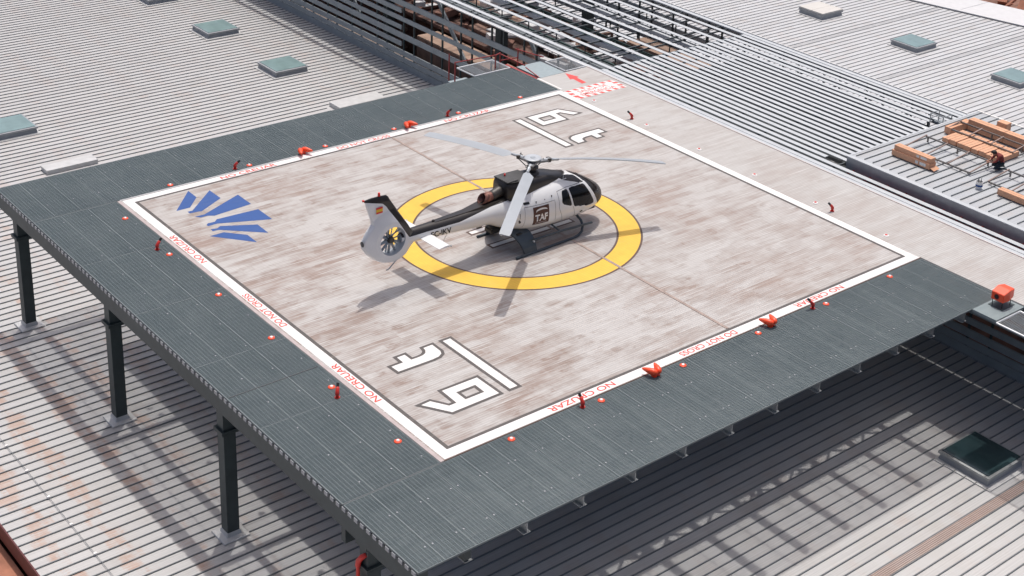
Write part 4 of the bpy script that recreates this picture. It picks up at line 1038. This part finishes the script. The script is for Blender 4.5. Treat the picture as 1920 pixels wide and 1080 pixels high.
for k in range(3):
    a = az0+k*2*math.pi/3; ca, sa = math.cos(a), math.sin(a); per = Vector((-sa, ca, 0)); rad = Vector((ca, sa, 0))
    dk = (.68, .47, .45)[k]; droop = lambda r, dk=dk: -dk*((max(r-.3, 0)/5.05)**1.6)
    def pt(r, y, z): return rad*r + per*y + Vector((0, 0, 3.08+droop(r)+z))
    MB().tube([pt(.42, 0, 0), pt(.72, 0, 0), pt(.80, 0, 0), pt(1.02, 0, 0)], [.075, .075, .055, .05], 10).build('blade_sleeve', 'hub', he)
    MB().beam(pt(.62, -.10, .0), pt(.62, .13, 0), .12, .13).build('damper', 'hubdk', he)
    MB().tube([pt(.55, .16, -.02), rad*.24+per*.10+Vector((0, 0, 2.85))], .018, 6).build('pitch_link', 'hubdk', he)
    MB().tube([pt(.66, -.12, .0), pt(.70, -.14, .10), pt(.62, -.02, .11)], .014, 6).build('damper_rod', 'hubdk', he)
    # blade: chord .36, slight pitch; aerofoil section
    rr_ = []; R0, R1 = 1.0, 5.345; NS = 40
    for i in range(NS+1):
        r = R0+(R1-R0)*i/NS
        ch = .12+(.40-.12)*min(1, (r-R0)/.22) if r < R0+.22 else .40
        if r > 5.2: ch *= 1-.12*((r-5.2)/.145)
        tw = math.radians(17-12*(r/5.3)); sec = []
        for u, tt in ((-.30, 0), (-.27, .055), (-.1, .075), (.25, .05), (.70, .008), (.70, -.008), (.25, -.035), (-.1, -.05), (-.27, -.04)):
            yy = u*ch; zz = tt*ch*.9
            sec.append(pt(r, yy*math.cos(tw), zz-yy*math.sin(tw)))
        rr_.append(sec)
    MB().rings(rr_).build('rotor_blade', 'blade', he, smooth=False)

# --- tail: shrouded fan and fin
DC = Vector((-6.42, 0, 1.84)); RH = .52
OUT = [(-7.48, 3.57), (-7.2, 3.59), (-6.87, 3.58), (-6.58, 3.545), (-6.50, 3.48), (-6.40, 3.31), (-5.54, 1.99), (-5.25, 1.80), (-5.25, 1.60), (-5.45, 1.48), (-5.62, 1.35), (-5.80, 1.14), (-6.10, 1.02), (-6.45, .99), (-6.85, 1.10), (-7.15, 1.30), (-7.42, 1.58), (-7.60, 1.86), (-7.60, 2.10), (-7.38, 2.42), (-7.18, 2.62), (-7.26, 2.92), (-7.44, 3.46)]
def ray_out(a):
    d = Vector((math.cos(a), math.sin(a))); best = 0
    for i in range(len(OUT)):
        p = Vector(OUT[i])-Vector((DC.x, DC.z)); q = Vector(OUT[(i+1) % len(OUT)])-Vector((DC.x, DC.z)); e = q-p
        den = d.x*e.y-d.y*e.x
        if abs(den) < 1e-9: continue
        t = (p.x*e.y-p.y*e.x)/den; s = (p.x*d.y-p.y*d.x)/den
        if t > 0 and -1e-6 <= s <= 1+1e-6: best = max(best, t)
    return best
NA, NR = 900, 60
tail = {'white': MB(), 'black': MB()}
def tthick(x, z, fr):
    d = math.hypot(x-DC.x, z-DC.z)
    base = .21 if d < .70 else .075+.135*max(0, 1-(d-.70)/.45)
    if x > -5.9: base = max(base, .15)
    edge = max(0.0, 1-fr)
    return max(.012, base*min(1, (edge*6)**.5) if fr < 1 else .012)
bl_in = [(-7.5, 3.51), (-7.38, 3.49), (-6.76, 3.30), (-6.62, 3.16), (-6.22, 2.54), (-5.76, 1.82), (-5.6, 1.70), (-5.2, 1.66), (-5.2, 2.2), (-6.2, 3.8), (-7.5, 3.8)]
gr = {}
for sgn in (-1, 1):
    for ia in range(NA):
        a = 2*math.pi*ia/NA; R = ray_out(a)
        for ir in range(NR+1):
            fr = (ir/NR); d = RH+(R-RH)*fr; x = DC.x+d*math.cos(a); z = DC.z+d*math.sin(a)
            gr[(sgn, ia, ir)] = Vector((x, sgn*tthick(x, z, fr), z))
for sgn in (-1, 1):
    fl_ = []
    for ia in range(NA):
        for ir in range(NR):
            q = [(sgn, ia, ir), (sgn, (ia+1) % NA, ir), (sgn, (ia+1) % NA, ir+1), (sgn, ia, ir+1)]
            c = sum((gr[k] for k in q), Vector())/4; fl_.append((q, 'black' if inpoly(c.x, c.z, bl_in) else 'white'))
    smooth_regions(fl_, gr, 10)
    for q, k in fl_: tail[k].add([gr[a] for a in q], [(0, 1, 2, 3) if sgn < 0 else (3, 2, 1, 0)])
for ia in range(NA):
    q = [gr[(-1, ia, NR)], gr[(-1, (ia+1) % NA, NR)], gr[(1, (ia+1) % NA, NR)], gr[(1, ia, NR)]]; c = sum(q, Vector())/4
    tail['black' if inpoly(c.x, c.z-.01, bl_in) else 'white'].add(q, [(0, 1, 2, 3)])
def weld(mb):
    d = {}; nv = []; mp = []
    for p in mb.v:
        k = (round(p[0], 4), round(p[1], 4), round(p[2], 4))
        if k not in d: d[k] = len(nv); nv.append(p)
        mp.append(d[k])
    mb.v = nv; mb.f = [tuple(dict.fromkeys(mp[i] for i in f)) for f in mb.f]; mb.f = [f for f in mb.f if len(f) > 2]; return mb
weld(tail['white']).build('tail_fin', 'hwhite', he, smooth=True); weld(tail['black']).build('fin_leading_edge', 'hblack', he, smooth=True)
m = MB(); m.rings([[(DC.x+r*math.cos(2*math.pi*k/48), y, DC.z+r*math.sin(2*math.pi*k/48)) for k in range(48)] for y, r in ((-.21, RH+.01), (-.17, RH-.015), (.17, RH-.015), (.21, RH+.01))], cap=False).build('fan_duct', 'blade', he, smooth=True)
MB().tube([(DC.x, -.14, DC.z), (DC.x, -.06, DC.z), (DC.x, .10, DC.z)], [.10, .13, .15], 18).build('fan_hub', 'hubdk', he)
for k in range(10):
    a = 2*math.pi*k/10+.1+(.07 if k % 2 else 0)
    d = Vector((math.cos(a), 0, math.sin(a))); MB().beam(DC+d*.12+Vector((0, -.02, 0)), DC+d*(RH-.03)+Vector((0, -.02, 0)), .085, .02, (d.cross(Vector((0, 1, 0)))*.6+Vector((0, .8, 0)))).build('fan_blade', 'fan', he)
for k in range(6):
    a = 2*math.pi*k/6+.35; d = Vector((math.cos(a), 0, math.sin(a))); MB().beam(DC+d*.1+Vector((0, .12, 0)), DC+d*(RH-.015)+Vector((0, .12, 0)), .05, .03, (0, 1, 0)).build('stator_vane', 'hub', he)
MB().tube([(-6.86, 0, 3.58), (-6.86, 0, 3.70)], [.05, .04], 10).build('tail_beacon', 'flagr', he); MB().box(-7.53, -7.47, -.03, .03, 3.54, 3.60).build('tip_light', 'flagr', he)
MB().tube([(-7.585, -.06, 2.02), (-7.60, -.06, 2.02)], .10, 14).build('tail_light_ring', 'dkline2', he)
m = MB().box(-7.04, -6.78, -.105, -.095, 2.99, 3.05).box(-7.04, -6.78, -.105, -.095, 3.15, 3.21); m.build('flag_stripe', 'flagr', he); MB().box(-7.04, -6.78, -.105, -.095, 3.05, 3.15).build('flag_stripe', 'flagy', he)
MB().tube([(-6.05, 0, 1.03), (-6.45, 0, .72), (-6.55, 0, .70)], .022, 8).build('tail_skid', 'blade', he)
# stabiliser
for s in (-1, 1):
    m = MB(); rr_ = []
    for y, x0, x1 in ((.12, -5.30, -4.78), (1.30, -5.30, -4.80)):
        rr_.append([Vector((x, s*y, 1.62+t)) for x, t in ((x1, 0), (x1-.06, .035), (x1-.2, .045), (x0, .008), (x0, -.008), (x1-.2, -.03), (x1-.06, -.025))])
    m.rings(rr_).build('stabiliser', 'hwhite', he, bevel=0)
    MB().tube([(-4.78, s*1.27, 1.60), (-4.74, s*1.27, 1.57)], .03, 8).build('navigation_light', 'hub', he)
# registration and company panel on both sides
for s in (-1, 1):
    sy_ = side_y(-4.4, 1.60)+.006
    if s < 0: text_mesh('EC-IKV', (-4.86, -sy_-.01, 1.53), (.86, -.045, -.02), (0, .03, .20), 'registration', 'black', he, .02)
    else: text_mesh('EC-IKV', (-4.0, sy_+.01, 1.50), (-.86, -.045, .02), (0, -.03, .20), 'registration', 'black', he, .02)
def side_patch(name, poly, mat, s=-1, off=.006, n=10):
    (xa, za), (xb, zb) = poly; m = MB(); rr_ = []
    for i in range(n+1):
        x = xa+(xb-xa)*i/n; rr_.append([Vector((x, s*side_y(x, za+(zb-za)*j/n, off), za+(zb-za)*j/n)) for j in range(n+1)])
    return m.rings(rr_, cap=False, closed=False).build(name, mat, he, smooth=True, fix=False)
def drape(o, s, off):
    for v in o.data.vertices: v.co.y = s*side_y(v.co.x, v.co.z, off)
for s in (-1, 1):
    side_patch('company_panel', ((-.70, 1.02), (0.0, 1.72)), 'logo', s)
    if s < 0: o = text_mesh('TAF', (-.63, -1, 1.16), (.56, 0, 0), (0, 0, .27), 'company_lettering', 'lens', he, .035)
    else: o = text_mesh('TAF', (-.07, 1, 1.16), (-.56, 0, 0), (0, 0, .27), 'company_lettering', 'lens', he, .035)
    drape(o, s, .012)
    m = MB(); pts = []
    for i in range(25):
        t = i/24; a = math.radians(200-185*t); w_ = .018+.014*math.sin(math.pi*t)
        x = -.33*1+.25*math.cos(a); z = 1.545+.075*math.sin(a)*(1 if a < math.pi else .6)
        if s > 0: x = -.70-x
        pts.append([(x, 1, z-w_), (x, 1, z+w_)])
    o = m.rings(pts, cap=False, closed=False).build('emblem_arc', 'lens', he, fix=False); drape(o, s, .012)
    m = MB()
    for i in range(11):
        x = -.60+i*.045; m.box(x, x+.032, .99, 1.0, 1.075, 1.105)
    o = m.build('small_lettering', 'flange', he, fix=False)
    for v in o.data.vertices: v.co.y = s*side_y(v.co.x, v.co.z, .011+(0 if abs(v.co.y) > .995 else -.004))
    # panel gaps and little fittings
    def gap(pts, w_=.014, name='panel_gap', mt='dkline2'):
        m = MB(); rr_ = []
        fine = []
        for (a, b), (c, d) in zip(pts, pts[1:]):
            for i in range(10): fine.append((a+(c-a)*i/10, b+(d-b)*i/10))
        fine.append(pts[-1])
        for i, (x, z) in enumerate(fine):
            x2, z2 = fine[min(i+1, len(fine)-1)]; x1, z1 = fine[max(i-1, 0)]; d = Vector((x2-x1, z2-z1)).normalized(); nx, nz = -d.y*w_/2, d.x*w_/2
            rr_.append([Vector((x+nx, s*side_y(x+nx, z+nz, .004), z+nz)), Vector((x-nx, s*side_y(x-nx, z-nz, .004), z-nz))])
        return m.rings(rr_, cap=False, closed=False).build(name, mt, he, fix=False)
    gap([(.50, 2.02), (.50, 1.4), (.74, .78)]); gap([(1.20, 1.30), (1.36, .74)]); gap([(.50, 2.02), (1.0, 2.05), (1.95, 1.98)])
    gap([(-1.02, 1.78), (.30, 1.78), (.32, 1.0)]); gap([(-1.02, 1.78), (-1.05, .98)], .01)
    gap([(1.04, 2.0), (1.18, 1.32)], .03, 'door_pillar', 'hwhite')
    for x, z in ((1.62, .96),): MB().beam((x-.05, s*side_y(x, z, .02), z), (x+.07, s*side_y(x, z, .02), z+.02), .02, .03).build('door_handle', 'black', he)
    for x, z, w_, h in ((-.52, 1.86, .03, .12), (.20, 1.92, .03, .12), (-.13, 1.90, .03, .03), (-1.22, 1.28, .09, .12), (-1.22, 1.48, .012, .2), (-1.25, 1.95, .14, .05)):
        MB().box(x-w_/2, x+w_/2, s*side_y(x, z, .0)-.012, s*side_y(x, z, .0)+.012, z-h/2, z+h/2).build('side_fitting', 'hubdk', he)
    side_patch('side_vent', ((-1.02, 1.86), (-.78, 1.94)), 'black', s, .004, 4)
    side_patch('baggage_window', ((-.9, 1.86), (-.78, 1.94)), 'black', s, .005, 3)
# interior
MB().box(-.2, 2.6, -.72, .72, .74, .80).build('cabin_floor', 'seat', he)
for x, y in ((1.45, -.42), (1.45, .42), (.55, -.5), (.55, 0), (.55, .5)):
    MB().box(x-.22, x+.22, y-.20, y+.20, .80, 1.12).build('seat', 'seat', he, bevel=.03); MB().box(x-.30, x-.18, y-.20, y+.20, 1.1, 1.72).build('seat_back', 'seatblue' if y < -.4 and x > 1 else 'seat', he, bevel=.03)
MB().box(2.25, 2.65, -.45, .45, .8, 1.35).build('instrument_panel', 'seat', he, bevel=.04)
for y in (-.03, .03): MB().beam((2.95, y, 1.55), (2.2, y, 2.02), .03, .04).build('windshield_post', 'black', he)
# aerials
MB().tube([(1.05, -.55, 2.24), (1.05, -.55, 2.62)], .010, 6).build('antenna', 'hub', he); MB().tube([(.75, -.55, 2.26), (1.2, -.55, 2.27)], .012, 6).build('antenna_base', 'hwhite', he)
MB().tube([(-3.9, -.03, 1.42), (-4.25, -.10, 1.02)], .010, 5).build('antenna', 'hub', he)
MB().box(-2.62, -2.40, -.10, .10, 1.12, 1.28).build('belly_vent', 'hubdk', he, bevel=.03)
MB().box(-2.05, -1.5, -.22, .22, .78, .96).build('belly_fairing', 'black', he, bevel=.03)
# landing gear
for s in (-1, 1):
    MB().tube([(-1.62, s*1.12, .055), (-1.2, s*1.12, .05), (1.15, s*1.12, .05), (1.42, s*1.12, .08), (1.60, s*1.11, .18), (1.70, s*1.05, .36), (1.72, s*.92, .54), (1.70, s*.72, .66), (1.66, s*.4, .72), (1.64, 0, .73)], .05, 12).build('skid_tube', 'skid', he, smooth=True)
    MB().tube([(-.78, s*1.10, .55), (.6, s*1.12, .52), (2.12, s*1.10, .40)], .045, 10).build('boarding_step', 'skid', he, smooth=True)
    MB().tube([(.50, s*1.1, .52), (.40, s*.7, .68)], .035, 8).build('step_strut', 'skid', he)
    m = MB(); rr_ = []
    for y, z, x0, x1 in ((.25, .92, -1.60, -.82), (.55, .89, -1.58, -.78), (.80, .74, -1.46, -.70), (.98, .52, -1.34, -.66), (1.08, .30, -1.26, -.64), (1.12, .10, -1.20, -.62), (1.13, .02, -1.18, -.62)):
        rr_.append([Vector((x0, s*y, z)), Vector((x1, s*y, z)), Vector((x1, s*(y-.05), z-.05)), Vector((x0, s*(y-.05), z-.05))])
    m.rings(rr_).build('landing_gear_fairing', 'skid', he, smooth=False)
    MB().tube([(-.80, s*1.08, .50), (-.80, s*1.15, .50)], .035, 8).build('bolt', 'hub', he)
    MB().box(-1.32, -1.12, s*.78-.05, s*.78+.05, .775, .80).build('step_pad', 'black', he)
MB().box(-1.50, -.85, -.4, .4, .66, .80).build('cross_fairing', 'skid', he, bevel=.03)
def base(o): return o.name.split('.')[0]
hk = [o for o in bpy.data.objects if o.parent == he]
def first_of(nm, key=None):
    c = [o for o in hk if base(o) == nm]
    return min(c, key=key) if key else c[0]
def ctr(o): return sum((Vector(v.co) for v in o.data.vertices), Vector())/len(o.data.vertices)
cen = {o.name: ctr(o) for o in hk}
def sub(child_names, target, near=False):
    for o in hk:
        if base(o) in child_names:
            t = [q for q in hk if base(q) == target]
            if near:
                t.sort(key=lambda q: (cen[q.name]-cen[o.name]).length)
            o.parent = t[0]
def angle(o): return math.atan2(cen[o.name].y, cen[o.name].x)
for o in hk:
    if base(o) in ('blade_sleeve', 'damper', 'pitch_link', 'damper_rod'):
        t = [q for q in hk if base(q) == 'rotor_blade']; t.sort(key=lambda q: abs((angle(q)-angle(o)+math.pi) % (2*math.pi)-math.pi)); o.parent = t[0]
sub(('company_lettering', 'emblem_arc', 'small_lettering'), 'company_panel', True)
sub(('cap_boss', 'hub_cap'), 'hub_star'); sub(('fan_duct', 'fan_hub', 'fan_blade', 'stator_vane', 'flag_stripe', 'tail_beacon', 'tip_light', 'tail_light_ring'), 'tail_fin')
sub(('seat_back',), 'seat', True); sub(('cowling_top', 'cowling_cover', 'beacon'), 'engine_cowling'); sub(('exhaust_pipe',), 'exhaust_duct'); sub(('navigation_light',), 'stabiliser', True)
sub(('step_strut',), 'boarding_step', True); sub(('step_pad', 'bolt'), 'landing_gear_fairing', True); sub(('panel_gap', 'door_handle', 'side_fitting', 'side_vent', 'baggage_window', 'door_pillar', 'registration'), 'fuselage')
for t in [o for o in bpy.data.objects if base(o) == 'metal_roof']:
    pass
print('objects', len(bpy.data.objects))
